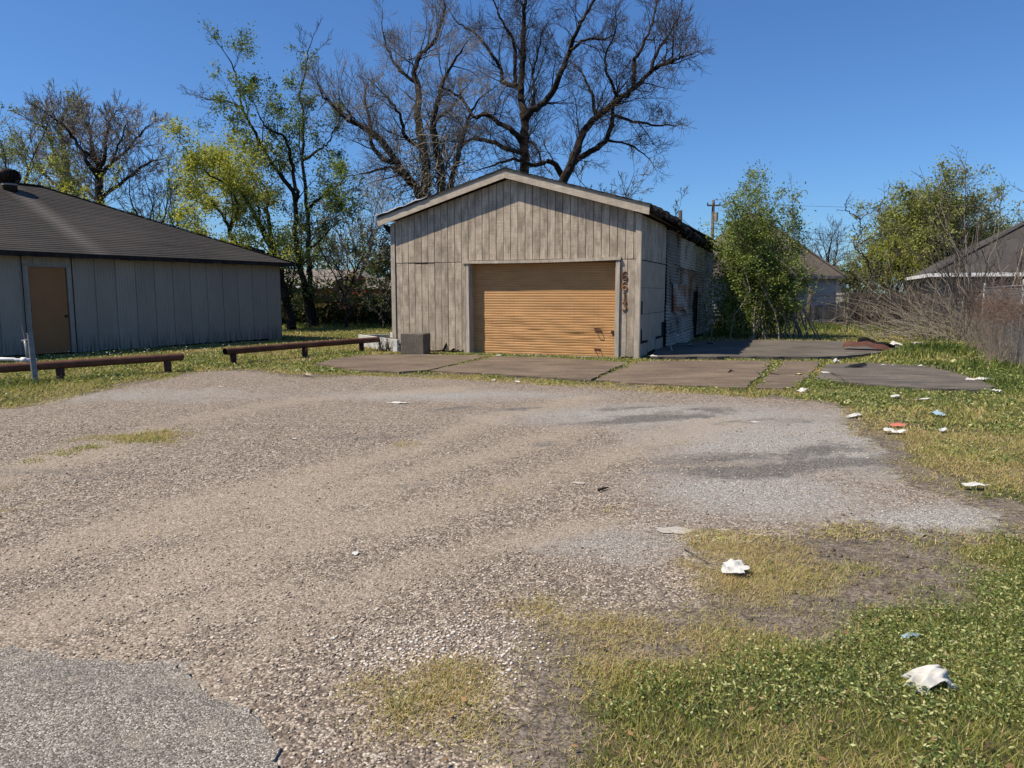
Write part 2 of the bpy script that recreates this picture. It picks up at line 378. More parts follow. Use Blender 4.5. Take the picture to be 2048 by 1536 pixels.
M['leaf_green'] = m_leaf('fresh_green_leaves', [(0.0, (0.05, 0.09, 0.022)), (0.5, (0.14, 0.20, 0.045)), (1.0, (0.34, 0.39, 0.10))], 0.4)
M['leaf_yellow'] = m_leaf('yellow_green_leaves', [(0.0, (0.18, 0.21, 0.04)), (0.5, (0.40, 0.42, 0.085)), (1.0, (0.62, 0.60, 0.17))], 0.5)
M['leaf_olive'] = m_leaf('olive_green_leaves', [(0.0, (0.07, 0.095, 0.03)), (0.5, (0.165, 0.195, 0.055)), (1.0, (0.30, 0.32, 0.10))], 0.4)
M['leaf_dark'] = m_leaf('dark_vine_leaves', [(0.0, (0.022, 0.04, 0.012)), (0.5, (0.055, 0.08, 0.022)), (1.0, (0.14, 0.16, 0.05))], 0.25)

def m_bark(name, a, b_):
    m, nt, b = new_mat(name); t = NT(nt); co = t.geo()
    n = t.noise(t.map(co, (9, 9, 2.2)), 1.0, 4, 0.6)
    t.put(b.inputs["Base Color"], t.ramp(n, [(0.3, a), (0.7, b_)])); b.inputs["Roughness"].default_value = 0.95
    t.put(b.inputs["Normal"], t.bump(n, 0.6, 0.03))
    return m
M['bark'] = m_bark('dark_bark', (0.014, 0.011, 0.009), (0.046, 0.036, 0.028))
M['bark_grey'] = m_bark('grey_bark', (0.10, 0.088, 0.072), (0.20, 0.178, 0.15))
M['twig'] = m_bark('brown_twigs', (0.04, 0.031, 0.025), (0.10, 0.08, 0.064))
M['twig_pale'] = m_bark('pale_dead_stems', (0.30, 0.25, 0.18), (0.48, 0.42, 0.32))
M['twig_grey'] = m_bark('grey_dead_stems', (0.16, 0.135, 0.105), (0.28, 0.24, 0.19))
M['twig_red'] = m_bark('reddish_dead_vine', (0.12, 0.08, 0.062), (0.22, 0.155, 0.12))
M['wire'] = m_plain('grey_fence_wire', (0.30, 0.31, 0.32), 0.5, 0.1, 5, 0.4)
M['cable'] = m_plain('black_cable', (0.03, 0.03, 0.03), 0.7)
M['ventrust'] = m_rust('dark_rusty_vent', (0.05, 0.032, 0.024), (0.10, 0.045, 0.025), 0.1, 0.2, 0.6)

def m_asphalt():
    m, nt, b = new_mat('worn_grey_asphalt'); t = NT(nt); co = t.geo()
    va = t.node('ShaderNodeSeparateXYZ', {0: t.voro(co, 160, 'Color')}).outputs; vd = t.voro(co, 160)
    c = t.ramp(va[0], [(0, (.06, .053, .045)), (.4, (.155, .14, .12)), (.8, (.28, .256, .222)), (1, (.50, .465, .415))])
    n = t.noise(co, 2.2, 5, .6); c = t.mix(t.ramp(n, [(.45, 0.0), (.7, .5)]), c, (.11, .104, .095))
    n2 = t.noise(co, 5, 4, .6); c = t.mix(t.ramp(n2, [(.55, 0.0), (.75, .45)]), c, (.34, .29, .23))
    t.put(b.inputs["Base Color"], c); t.put(b.inputs["Normal"], t.bump(vd, .7, -.006)); b.inputs["Roughness"].default_value = .9
    return m
M['asphalt'] = m_asphalt()

# ------------------------------------------------------------------ ground: fields laid out on a grid
GX0, GX1, GY0, GY1, GS = -24.0, 24.0, 0.6, 46.0, 0.15
gx = np.arange(GX0, GX1 + 1e-6, GS); gy = np.arange(GY0, GY1 + 1e-6, GS)
XX, YY = np.meshgrid(gx, gy)
def wpoly(px): return np.array([G(u, v)[:2] for u, v in px])
def sdist(poly, X, Y):
    """signed distance, positive inside"""
    n = len(poly); d = np.full(X.shape, 1e9); ins = np.zeros(X.shape, bool)
    for i in range(n):
        x0, y0 = poly[i]; x1, y1 = poly[(i + 1) % n]
        ex, ey = x1 - x0, y1 - y0; L = ex * ex + ey * ey + 1e-12
        t = np.clip(((X - x0) * ex + (Y - y0) * ey) / L, 0, 1)
        d = np.minimum(d, (X - x0 - t * ex) ** 2 + (Y - y0 - t * ey) ** 2)
        if abs(ey) > 1e-9:
            c = ((y0 > Y) != (y1 > Y)) & (X < ex * (Y - y0) / ey + x0); ins ^= c
    return np.where(ins, 1, -1) * np.sqrt(d)
def ldist(line, X, Y):
    d = np.full(X.shape, 1e9)
    for (x0, y0), (x1, y1) in zip(line[:-1], line[1:]):
        ex, ey = x1 - x0, y1 - y0; L = ex * ex + ey * ey + 1e-12
        t = np.clip(((X - x0) * ex + (Y - y0) * ey) / L, 0, 1)
        d = np.minimum(d, (X - x0 - t * ex) ** 2 + (Y - y0 - t * ey) ** 2)
    return np.sqrt(d)
def blobs(lst, X, Y):
    f = np.zeros(X.shape)
    for u, v, rx, ry, a in lst:
        c = G(u, v); q = ((X - c.x) / rx) ** 2 + ((Y - c.y) / ry) ** 2
        f = np.maximum(f, a * np.exp(-q * 1.2))
    return f
LOT_PX = [(1000, 1536), (985, 1480), (1020, 1420), (1060, 1330), (1100, 1250), (1170, 1222), (1330, 1236), (1420, 1205), (1430, 1150), (1480, 1090), (1600, 1062),
          (1690, 1048), (1800, 1058), (1900, 1062), (1975, 1066), (2005, 1052), (1975, 1018), (1880, 985), (1800, 960), (1762, 915), (1735, 880), (1690, 848), (1690, 818), (1640, 803),
          (1480, 792), (1330, 781), (1170, 770), (1000, 761), (850, 752), (745, 749), (640, 756), (565, 752), (500, 741), (420, 742), (330, 757), (230, 776), (120, 796), (40, 815), (0, 818)]
lot_poly = np.vstack([wpoly(LOT_PX), [(-16, 9.6), (-26, 7.5), (-26, 0.2), (-0.02, 0.2)]])
SD = sdist(lot_poly, XX, YY)
SLABS_PX = [  # driveway slabs, seen from above once projected
    ([(632, 731), (668, 722), (720, 714), (800, 711.5), (905, 713), (982, 714), (925, 728), (862, 743), (800, 748), (700, 743)], 'slab', 0.045),
    ([(995, 716), (1110, 719), (1258, 729), (1226, 742), (1180, 765), (1080, 759), (960, 751), (862, 746), (935, 729)], 'slab', 0.05),
    ([(1272, 728), (1300, 725), (1420, 724), (1548, 725), (1522, 751), (1492, 780), (1390, 776), (1280, 770), (1190, 765), (1236, 742)], 'slab', 0.04),
    ([(1566, 725), (1642, 725), (1622, 748), (1596, 776), (1560, 781), (1508, 780), (1538, 752)], 'slab', 0.035),
    ([(1302, 721), (1312, 706), (1345, 692), (1420, 687), (1540, 685), (1680, 688), (1800, 699), (1760, 712), (1690, 719), (1640, 721), (1460, 720)], 'slab_dark', 0.09),
    ([(1652, 733), (1745, 730), (1850, 737), (1900, 747), (1950, 762), (1990, 779), (1960, 786), (1860, 783), (1740, 774), (1632, 764)], 'slab_dark', 0.05)]
slab_polys = [wpoly(p) for p, _, _ in SLABS_PX]
SLAB = np.max([sdist(p, XX, YY) for p in slab_polys], axis=0)
BARE = [(1690, 1120, 0.75, 0.55, 1.0), (1620, 1190, 0.8, 0.35, 0.9), (1560, 1250, 0.5, 0.22, 0.9), (1760, 1050, 0.6, 0.4, 0.75), (1800, 1130, 0.3, 0.3, .7),
        (1330, 1290, 0.35, 0.18, 0.55), (1200, 1300, 0.3, 0.2, 0.45), (980, 1420, 0.35, 0.2, 0.9), (1040, 1500, 0.25, 0.15, 0.75), (1080, 1380, 0.3, 0.2, 0.6), (880, 1500, .4, .2, .9),
        (1800, 668, 2.2, 1.4, 0.7), (1900, 715, 1.4, 0.9, 0.8), (1870, 760, 1.5, .5, .5), (1880, 735, 1.0, 0.8, 0.8), (600, 722, 1.0, 0.8, 0.5), (1700, 725, 1.0, 0.4, 0.3)]
PATCH = [(860, 1400, 0.30, 0.22, 1.0), (905, 1345, 0.22, 0.16, 0.95), (800, 1290, 0.08, 0.06, 0.75), (780, 1395, 0.12, 0.09, 0.7), (930, 1440, 0.2, 0.15, 0.9), (960, 1370, 0.15, 0.15, .8),
         (290, 876, 0.55, 0.33, 1.0), (315, 870, 0.4, 0.3, 1.0), (180, 893, 0.22, 0.14, 0.9), (125, 905, 0.3, 0.2, 0.7), (80, 918, 0.25, 0.2, 0.6), (800, 886, 0.22, 0.14, 0.8),
         (1510, 1100, 0.42, 0.5, 1.0), (1560, 1130, 0.5, 0.4, 1.0), (1370, 1140, 0.16, 0.13, 0.8), (1690, 1060, 0.35, 0.2, 0.7), (1490, 1170, 0.4, 0.25, .9), (1440, 1270, .4, .2, .8),
         (1060, 1220, 0.15, 0.1, 0.5), (120, 1000, .3, .15, .35), (630, 742, 0.9, 0.6, 1.0), (720, 746, 0.8, 0.45, 0.9)]
JOINTS = [([(845, 747), (900, 736), (988, 714)], 0.24, 1.0), ([(1178, 767), (1228, 742), (1266, 728)], 0.24, 1.0), ([(1495, 783), (1530, 752), (1557, 725)], 0.32, 1.0),
          ([(1604, 778), (1628, 748), (1652, 722)], 0.36, 1.0), ([(1088, 719), (1125, 718)], 0.3, 1.0), ([(985, 711), (1090, 716), (1240, 724)], 0.10, 0.6),
          ([(690, 748), (850, 753), (1000, 762), (1170, 772), (1330, 783), (1500, 792)], 0.26, 0.9), ([(1560, 785), (1700, 795)], 0.5, 1.0), ([(1300, 722), (1450, 722), (1640, 723)], 0.09, 0.5)]
def fields(X, Y, sd, slab):
    n = fbm(X * 1.3, Y * 1.3, 3); nf = fbm(X * 5, Y * 5, 11)
    out = np.clip((-sd + (n - 0.5) * 1.1 + (nf - 0.5) * 0.5) / 0.35, 0, 1)
    bare = blobs(BARE, X, Y); bare = np.clip((bare + (n - 0.5) * 0.9 + (nf - 0.5) * 0.8 - 0.28) / 0.35, 0, 1)
    patch = blobs(PATCH, X, Y); patch = np.clip((patch + (nf - 0.5) * 1.1 - 0.32) / 0.35, 0, 1)
    d = np.maximum(out * (1 - 0.92 * bare), patch)
    j = np.zeros(X.shape)
    for px, w, a in JOINTS:
        dl = ldist(wpoly(px), X, Y); j = np.maximum(j, a * np.clip((w - dl + (nf - 0.5) * 0.22) / 0.08, 0, 1))
    d = np.where(slab > 0, 0, d); d = np.where(slab > 0.08, d, np.maximum(d, j)); d = np.maximum(d, j * (slab < 0.12))
    dens = d * (0.55 + 0.45 * np.clip((fbm(X * 2.2, Y * 2.2, 21) - 0.3) / 0.25, 0, 1))
    # dryness: near the lot's edge and on the bare ground
    dry = 0.30 + 0.75 * np.exp(-np.clip(-sd, 0, 9) / 0.55) * 0.55 + (fbm(X * 0.9, Y * 0.9, 31) - 0.5) * 1.5 + (fbm(X * 3.1, Y * 3.1, 33) - 0.5) * 1.0 + bare * 0.4 + patch * 0.0
    return np.clip(dens, 0, 1), np.clip(dry, 0, 1), bare, patch
DENS, DRY, BAREF, PATCHF = fields(XX, YY, SD, SLAB)
# the two lawns read greener / yellower than the worn edge
def lawn(u, v, rx, ry, a): return blobs([(u, v, rx, ry, a)], XX, YY)
DRY = np.clip(DRY + .12 * (YY < 7) - lawn(1950, 1200, 1.4, 1.6, 0.5) - lawn(1900, 1000, 2.0, 1.5, 0.35) - lawn(1850, 1400, 1.0, 0.6, 0.35) - lawn(1500, 1450, 0.9, 0.5, 0.25)
              - lawn(2000, 800, 2.5, 2.5, 0.45) - lawn(1350, 1420, .5, .25, .2) - lawn(1700, 770, 2.5, .8, .4) - lawn(250, 730, 3, 2, 0.15)
              + lawn(1250, 1300, 0.8, 0.35, 0.5) + lawn(1520, 1110, 0.7, 0.5, 0.45) + lawn(1800, 850, 2.0, 1.0, 0.35) + lawn(650, 690, 4.0, 5.0, 0.35) + lawn(1880, 960, .8, .6, .3) + lawn(1640, 745, .5, 1.5, .6), 0, 1)
LOTA = np.clip(0.5 + SD * 0.8, 0, 1)
SOIL = np.clip(BAREF * 1.3 + 0.25 * PATCHF + np.clip(1 - DENS * 1.5, 0, 1) * 0.9 * (YY < 20) + .45 * np.exp(-np.clip(-SD, 0, 9) / .4), 0, 1)
TRK = [([(-60, 1290), (250, 1180), (500, 1090), (900, 1010), (1250, 900), (1450, 840)], 0.36), ([(-40, 1130), (300, 1040), (700, 930), (1000, 830), (1180, 795)], 0.36),
       ([(330, 1425), (560, 1270), (830, 1130), (1200, 1040)], 0.26), ([(-20, 960), (350, 845), (600, 800), (900, 778)], 0.4), ([(600, 1010), (900, 930), (1150, 860)], 0.35), ([(60, 1400), (300, 1260), (520, 1190)], .22)]
SAND = np.zeros(XX.shape)
for px, w in TRK: SAND = np.maximum(SAND, np.exp(-(ldist(wpoly(px), XX, YY) / w) ** 2))
SAND = np.clip(SAND * 0.8 + 0.55 * (fbm(XX * 0.45, YY * 0.8, 41) - 0.42) * 2.0 + blobs([(700, 1330, 0.3, 0.2, 0.35), (560, 1150, 1.2, .6, .3), (1000, 1460, .5, .3, .7), (400, 1000, 2, 1, .2)], XX, YY), 0, 1)
ASPH = np.clip(blobs([(1620, 880, 2.4, 2.2, 1.0), (1350, 830, 3.0, 1.3, .95), (300, 790, 3.5, 1.4, .6), (900, 790, 3, .9, .8), (1500, 980, 1.3, 1.2, .85), (1250, 1090, 0.8, 0.6, .7), (1900, 1040, 1.0, .5, 1.0)], XX, YY), 0, 1)
NEARP = sdist(np.vstack([wpoly([(-60, 1300), (90, 1310), (200, 1318), (330, 1330), (380, 1352), (420, 1392), (480, 1410), (520, 1450), (560, 1536), (600, 1700)]), [(-6, 0.4), (-6, 3.6)]]), XX, YY)
NEARP = NEARP + (fbm(XX * 3, YY * 3, 51) - 0.5) * 0.12
ASPH = np.maximum(ASPH, np.clip(NEARP / 0.06 + 0.5, 0, 1))
DARK = blobs([(950, 812, 1.6, 0.5, 0.8), (1010, 800, 1.0, .35, .7), (1290, 838, 2.0, 0.55, 0.85), (1340, 820, 1.2, .4, .8), (1080, 888, 0.7, 0.3, 0.75), (1600, 925, 1.5, 0.5, 0.85), (1500, 945, 1.0, 0.4, 0.7), (1700, 900, .8, .4, .7),
              (430, 800, 1.2, 0.3, 0.5), (720, 870, 1.0, 0.3, 0.45), (1560, 1070, .35, .25, .6), (450, 1385, .18, .05, .8), (1650, 850, 1.2, .5, .5), (60, 950, 1.0, .4, .5), (800, 970, .8, .2, .35)], XX, YY)
_c1, _s1 = math.cos(R(24)), math.sin(R(24))
DARK = DARK * np.clip((fbm((XX * _c1 + YY * _s1) * .7, (YY * _c1 - XX * _s1) * 3.2, 57) - .30) * 4.2, .15, 1.25)
ZZ = (fbm(XX * 0.5, YY * 0.5, 61) - 0.5) * 0.035 + (fbm(XX * 2.5, YY * 2.5, 71) - 0.5) * 0.014 - np.clip(SAND, 0, 1) * 0.012 - np.clip(NEARP / 0.3 - 0.3, 0, 1) * 0.02
ZZ = np.where(YY > 11, ZZ * 0.7, ZZ)
ZZ += np.where(BAREF > 0.3, (fbm(XX * 7, YY * 7, 81) - 0.5) * 0.03, 0)
def sample(F, x, y):
    fx = np.clip((x - GX0) / GS, 0, len(gx) - 1.001); fy = np.clip((y - GY0) / GS, 0, len(gy) - 1.001)
    ix, iy = fx.astype(int), fy.astype(int); fx -= ix; fy -= iy
    return (F[iy, ix] * (1 - fx) + F[iy, ix + 1] * fx) * (1 - fy) + (F[iy + 1, ix] * (1 - fx) + F[iy + 1, ix + 1] * fx) * fy
def gz(x, y): return float(sample(ZZ, np.array([float(x)]), np.array([float(y)]))[0])
# mesh: the same grid cut along the lot's edge into ground and gravel lot
ny, nx = XX.shape
idx = np.arange(nx * ny).reshape(ny, nx)
quads = np.stack([idx[:-1, :-1], idx[:-1, 1:], idx[1:, 1:], idx[1:, :-1]], -1).reshape(-1, 4)
V = np.stack([XX, YY, ZZ], -1).reshape(-1, 3)
qin = SD.reshape(-1)[quads].mean(1) > 0
A = dict(lot=LOTA.ravel(), sand=SAND.ravel(), dark=DARK.ravel(), asph=ASPH.ravel(), soil=SOIL.ravel())
def submesh(name, q, extra=None):
    used, inv = np.unique(q, return_inverse=True); v = V[used]; q2 = inv.reshape(q.shape); at = {k: a[used] for k, a in A.items()}
    if extra is not None:
        ev, ef, ea = extra; q2 = np.vstack([q2, ef + len(v)]); v = np.vstack([v, ev]); at = {k: np.concatenate([a, np.full(len(ev), ea[k])]) for k, a in at.items()}
    return fast_mesh(name, v, q2, at, True)
FAR = 1500.0
ev = np.array([(-FAR, -FAR, 0), (FAR, -FAR, 0), (FAR, FAR, 0), (-FAR, FAR, 0), (GX0, GY0, 0), (GX1, GY0, 0), (GX1, GY1, 0), (GX0, GY1, 0)], float)
ev[:, 2] -= 0.005
ef = np.array([(0, 1, 5, 4), (1, 2, 6, 5), (2, 3, 7, 6), (3, 0, 4, 7)])
tag(link("ground", submesh("ground", quads[~qin], (ev, ef, dict(lot=0, sand=0, dark=0, asph=0, soil=0.1))), M['ground']), kind="structure")
tag(link("gravel_lot", submesh("gravel_lot", quads[qin]), M['ground']), kind="structure")

ap = []
apx = [(-80, 1296), (20, 1300), (90, 1308), (150, 1322), (200, 1316), (260, 1330), (330, 1332), (372, 1350), (388, 1372), (410, 1392), (446, 1402), (480, 1408), (505, 1428), (522, 1452), (540, 1490), (556, 1536), (575, 1620)]
aw = wpoly(apx)
for i in range(len(aw) - 1):
    L_ = np.hypot(*(aw[i + 1] - aw[i])); n = max(1, int(L_ / .045))
    for k in range(n):
        p = aw[i] + (aw[i + 1] - aw[i]) * k / n; ap.append((p[0] + .03 * math.sin(k * 1.9 + i * 2.2) * U(.2, 1) * (1 if 0 < k else 0) + U(-.004, .004), p[1] + .025 * math.sin(k * 1.3 + i) + U(-.004, .004)))
ap += [(-.6, .3), (-7, .3), (-7, 3.9)]
tag(MB().prism(ap[::-1], -.06, .010, 'z').build("asphalt_patch", M['asphalt']), kind="structure")
drive = tag(empty("driveway", (3, 15, 0)), kind="structure")
for (px, mt, zt), wp in zip(SLABS_PX, slab_polys):
    pts = []
    for i in range(len(wp)):                                  # crumbled edges
        a, b = wp[i], wp[(i + 1) % len(wp)]; L = np.hypot(*(b - a)); n = max(1, int(L / 0.16))
        for k in range(n):
            p = a + (b - a) * k / n; pts.append((p[0] - 3 + U(-.04, .04), p[1] - 15 + U(-.04, .04)))
    MB().prism(pts[::-1], -0.10, zt, 'z').build("concrete_slab", M[mt], drive)

# ------------------------------------------------------------------ garage
GO = Vector((-3.306, 20.76, 0)); GA = R(-22.0); W = 6.92
gar = empty("garage", GO, GA)
tag(gar, "weathered grey board garage with a gable roof and a tan roll-up door", "garage")
AP, SL, XC = 4.50, 0.283, 3.46                         # apex height of the wall, roof slope, ridge position
def ztop(x): return AP - SL * abs(x - XC)
LEN = 14.2
D0, D1, DH = 2.33, 6.34, 2.40                           # door opening
for a, b in ((0.02, D0 - 0.02), (D1 + 0.02, W - 0.02)): MB().box(a, b, 0.02, 0.10, 0.06, 2.44).build("wall_backing", M['groove'], gar)
MB().prism([(0.02, 2.445), (W - 0.02, 2.445), (W - 0.02, ztop(W) - .01), (XC, AP - 0.01), (0.02, ztop(0) - .01)], 0.02, 0.10, 'y').build("wall_backing", M['groove'], gar)
# inner walls so that no light leaks through
MB().box(0.0, 0.06, 0.12, LEN, 0.0, 3.5).build("left_wall", M['groove'], gar)
MB().box(W - 0.14, W - 0.05, 0.12, LEN, 0.0, 3.49).build("right_wall_core", M['dark'], gar)
MB().prism([(0.07, 0), (W - 0.15, 0), (W - 0.15, ztop(W) - .03), (XC, AP - .03), (0.07, ztop(0) - .03)], LEN - 0.1, LEN, 'y').build("rear_wall", M['groove'], gar)
# siding boards, upper row up to the gable
pitch = 0.2015
def board(poly, y0=0.0, off=0.0):
    o = MB().prism(poly, y0 - 0.001 + off, y0 + 0.019 + off, 'y').build("siding_board", M['siding'], gar)
    return o
x = 0.10
while x < W - 0.12:
    a, b = x + 0.0075, min(x + pitch - 0.0075, W - 0.125)
    if b - a > 0.03:
        lo = 2.452 + (0.004 * math.sin(x * 3)) + (0.03 if D0 - .1 < x < D1 else 0)
        poly = [(a, lo), (b, lo), (b, ztop(b) + .02), (a, ztop(a) + .02)]
        if a < XC < b: poly = [(a, lo), (b, lo), (b, ztop(b) + .02), (XC, AP + .02), (a, ztop(a) + .02)]
        board(poly, 0.0, U(-.003, .001))
    x += pitch
x = 0.10
while x < D0 - 0.10:
    a, b = x + 0.0075, min(x + pitch - 0.0075, D0 - 0.075)
    if b - a > 0.03:
        k = 3
        bot = [(a + (b - a) * i / k, 0.055 + (U(0, .09) if x > 1.2 else U(0, .03))) for i in range(k + 1)]
        if 1.35 < x < 1.6: bot[2] = (bot[2][0], 0.3); bot[1] = (bot[1][0], 0.2)
        sag = 0.035 * math.exp(-((x - 0.85) / .35) ** 2)
        poly = bot + [(b, 2.436 - sag), (a, 2.436 - sag)]
        o = board(poly, 0.0, U(-.006, .0)); o.rotation_euler = (R(U(-.15, .25)), 0, 0)
    x += pitch
for a, b in ((D1 + 0.10, D1 + 0.262), (D1 + 0.275, W - 0.125)):
    bot = [(a + (b - a) * i / 3, 0.03 + U(0, .05)) for i in range(4)]
    board(bot + [(b, 2.436), (a, 2.436)])
# trims
MB().prism([(-0.03, 0.33), (0.085, 0.30), (0.085, ztop(0.08) + .01), (-0.03, ztop(0) - .02)], -0.028, -0.004, 'y').build("corner_board", M['trim'], gar)
MB().box(-0.045, -0.02, -0.02, 0.12, 0.30, 3.47).build("corner_board", M['trim'], gar)
MB().prism([(W - 0.115, 0.0), (W + 0.012, 0.0), (W + 0.012, ztop(W) - .01), (W - 0.115, ztop(W - .1) + .0)], -0.03, -0.004, 'y').build("corner_board", M['trim'], gar)
MB().box(W + 0.004, W + 0.028, -0.026, 0.07, 0.0, 3.5).build("corner_board", M['trim'], gar)
jb = MB().prism([(D0 - 0.085, 0.0), (D0 + 0.02, 0.0), (D0 + 0.005, 2.42), (D0 - 0.075, 2.42)], -0.045, -0.006, 'y').build("door_jamb", M['trim'], gar)
MB().prism([(D0 - 0.15, 0.02), (D0 - 0.09, 0.0), (D0 - 0.078, 1.4), (D0 - 0.085, 2.35)], -0.05, -0.03, 'y').build("loose_trim_strip", M['trim'], gar)
MB().box(D0 - 0.0, D0 + 0.03, -0.006, 0.30, 0.0, DH).build("door_jamb", M['trim'], gar)
MB().prism([(D1 - 0.01, 0.0), (D1 + 0.09, 0.0), (D1 + 0.09, 2.42), (D1 - 0.01, 2.42)], -0.05, -0.006, 'y').build("door_jamb", M['trim'], gar)
MB().box(D1 - 0.03, D1, -0.004, 0.30, 0.0, DH).build("door_jamb", M['trim'], gar)
k = 8; top = [(D0 - .16 + (D1 - D0 + .27) * i / k, 2.475 + 0.03 * (i / k) ** 3 - .012 * math.sin(math.pi * i / k)) for i in range(k + 1)]
MB().prism([(a, z - .075) for a, z in top] + top[::-1], -0.075, -0.006, 'y').build("lintel_board", M['trim'], gar)
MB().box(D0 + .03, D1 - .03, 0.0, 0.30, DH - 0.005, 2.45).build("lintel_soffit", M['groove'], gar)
# roll-up door of ribbed slats, dented
gd = empty("garage_door", (D0 + 0.03, 0.225, 0.015), 0, gar)
DW = D1 - D0 - 0.06; NS = 36; sh = (DH - 0.02) / NS
dents = [(1.75, .63, .22, .03, .02), (2.95, .55, .3, .05, .025), (1.2, .75, .5, .12, .018), (2.3, 1.15, .6, .12, .012), (3.3, 1.0, .4, .2, .014), (.9, 1.25, .6, .2, .01), (2.9, .3, .5, .12, .016), (3.55, .55, .25, .2, .02), (1.5, .35, .6, .08, .012)]
def dent(x, z):
    d = 0.006 * math.sin(x * 1.9 + z * 2.1) * math.sin(z * 2.4 + .3)
    for cx, cz, rx, rz, a in dents: d += a * math.exp(-((x - cx) / rx) ** 2 - ((z - cz) / rz) ** 2)
    return d
NXD = 44
for i in range(NS):
    gk = .018 if i % 9 == 0 else .0065
    prof = [(0.0, gk), (0.006, 0.0), (sh * 0.70, 0.0), (sh * 0.84, 0.006), (sh * 0.985, 0.0065)]   # z, depth
    vs_, fs_ = [], []
    for a in range(NXD + 1):
        xx = DW * a / NXD
        for z, y in prof:
            zz = i * sh + z; wav = .004 * math.sin(xx * 7 + i) * (1 if i < 16 else .3)
            vs_.append((xx, y + dent(xx, zz) + wav, zz + (.003 * math.sin(xx * 5 + i * 1.3) if 3 < i < 14 else 0)))
    n = len(prof)
    for a in range(NXD):
        for j in range(n - 1):
            q = a * n + j; fs_.append((q, q + n, q + n + 1, q + 1))
    MB().add(vs_, fs_).build("door_slat", M['door'], gd)
MB().box(0, DW, 0.06, 0.075, 0, DH - .02).build("door_backing", M['dark'], gd)
MB().box(0.0, DW, 0.0, 0.045, -0.012, -0.001).build("bottom_seal", M['white'], gd)
for hx, hz in ((3.42, .60), (3.42, .10)):
    MB().tube([(hx - .03, -.004, hz + .1), (hx - .03, -.05, hz + .1), (hx + .015, -.055, hz), (hx + .12, -.055, hz - .005), (hx + .1, -.05, hz + .095), (hx + .1, -.004, hz + .095)], 0.009, 6).bar((hx - .05, -.004, hz + .10), (hx + .12, -.004, hz + .095), .012, .03).build("door_handle", M['rust'], gd)
MB().box(DW - .14, DW - .03, -.02, 0.0, .60, .67).tube([(DW - .07, -.03, .66), (DW - .07, -.045, .52)], .018, 8).build("door_latch", M['rust'], gd)
# rake boards, roof deck, shingle edge
x0, x1 = -0.30, W + 0.24
def zr(x): return AP + 0.02 - SL * abs(x - XC)
RW = 0.235
MB().prism([(x0, zr(x0) - .015), (XC - .001, zr(XC)), (XC - .001, zr(XC) + RW), (x0 - .02, zr(x0) + RW - .03)], -0.245, -0.205, 'y').build("rake_board", M['rake'], gar)
MB().prism([(XC + .001, zr(XC)), (x1, zr(x1) - .01), (x1 + .01, zr(x1) + RW - .02), (XC + .001, zr(XC) + RW)], -0.245, -0.205, 'y').build("rake_board", M['rake'], gar)
roof = empty("roof", (0, 0, 0), 0, gar)
for s, xa in ((-1, x0 - .03), (1, x1 + .03)):
    za = zr(xa) + RW; zc = zr(XC) + RW
    ye = LEN + .2
    MB().add([(xa, -.27, za - .03), (XC, -.27, zc - .03), (XC, ye, zc - .03), (xa, ye, za - .03), (xa, -.27, za), (XC, -.27, zc), (XC, ye, zc), (xa, ye, za)],
             [(0, 1, 2, 3), (7, 6, 5, 4), (0, 4, 5, 1), (1, 5, 6, 2), (2, 6, 7, 3), (3, 7, 4, 0)]).build("roof_deck", M['shingle_dark'], roof)
    # soffit boards under the overhang
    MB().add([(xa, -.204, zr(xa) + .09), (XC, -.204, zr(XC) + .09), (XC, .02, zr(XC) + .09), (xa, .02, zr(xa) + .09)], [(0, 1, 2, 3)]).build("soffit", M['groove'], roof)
n = 26                                                        # curled shingle tabs along the front edge
for i in range(n):
    for s in (-1, 1):
        a = XC + s * (3.75 * i / n); b = XC + s * (3.75 * (i + .96) / n)
        a0, b0 = min(a, b), max(a, b); j = U(0, .012)
        MB().prism([(a0, zr(a0) + RW + .003), (b0, zr(b0) + RW + .003), (b0, zr(b0) + RW + .014 + j), (a0, zr(a0) + RW + .014 + U(0, .012))], -.262 - U(0, .02), -.1, 'y').build("edge_shingle", M['tar'], roof)
pts = [(x0 - .05, zr(x0) + RW + .02)] + [(x0 + 1.55 * i / 9, zr(x0 + 1.55 * i / 9) + RW + .022 + .016 * math.sin(i * 2.1)) for i in range(1, 10)]
MB().prism(pts + [(a, z + .02 + .012 * math.sin(a * 9)) for a, z in pts[::-1]], -.30, 0.3, 'y').build("torn_roofing", M['membrane'], roof)
MB().prism([(-.30, zr(-.3) + .0), (-.06, 3.2), (-.05, 3.45), (-.28, zr(-.3) + .06)], .02, .05, 'y').build("bent_gutter_strap", M['dark'], gar)
MB().bar((-.62, 2.2, 2.95), (-.02, 2.2, 2.95), .09, .09).build("side_pipe", M['rust'], gar)
MB().bar((-.5, 6, 2.35), (-.02, 6, 2.35), .06, .06).build("side_pipe", M['rust'], gar)
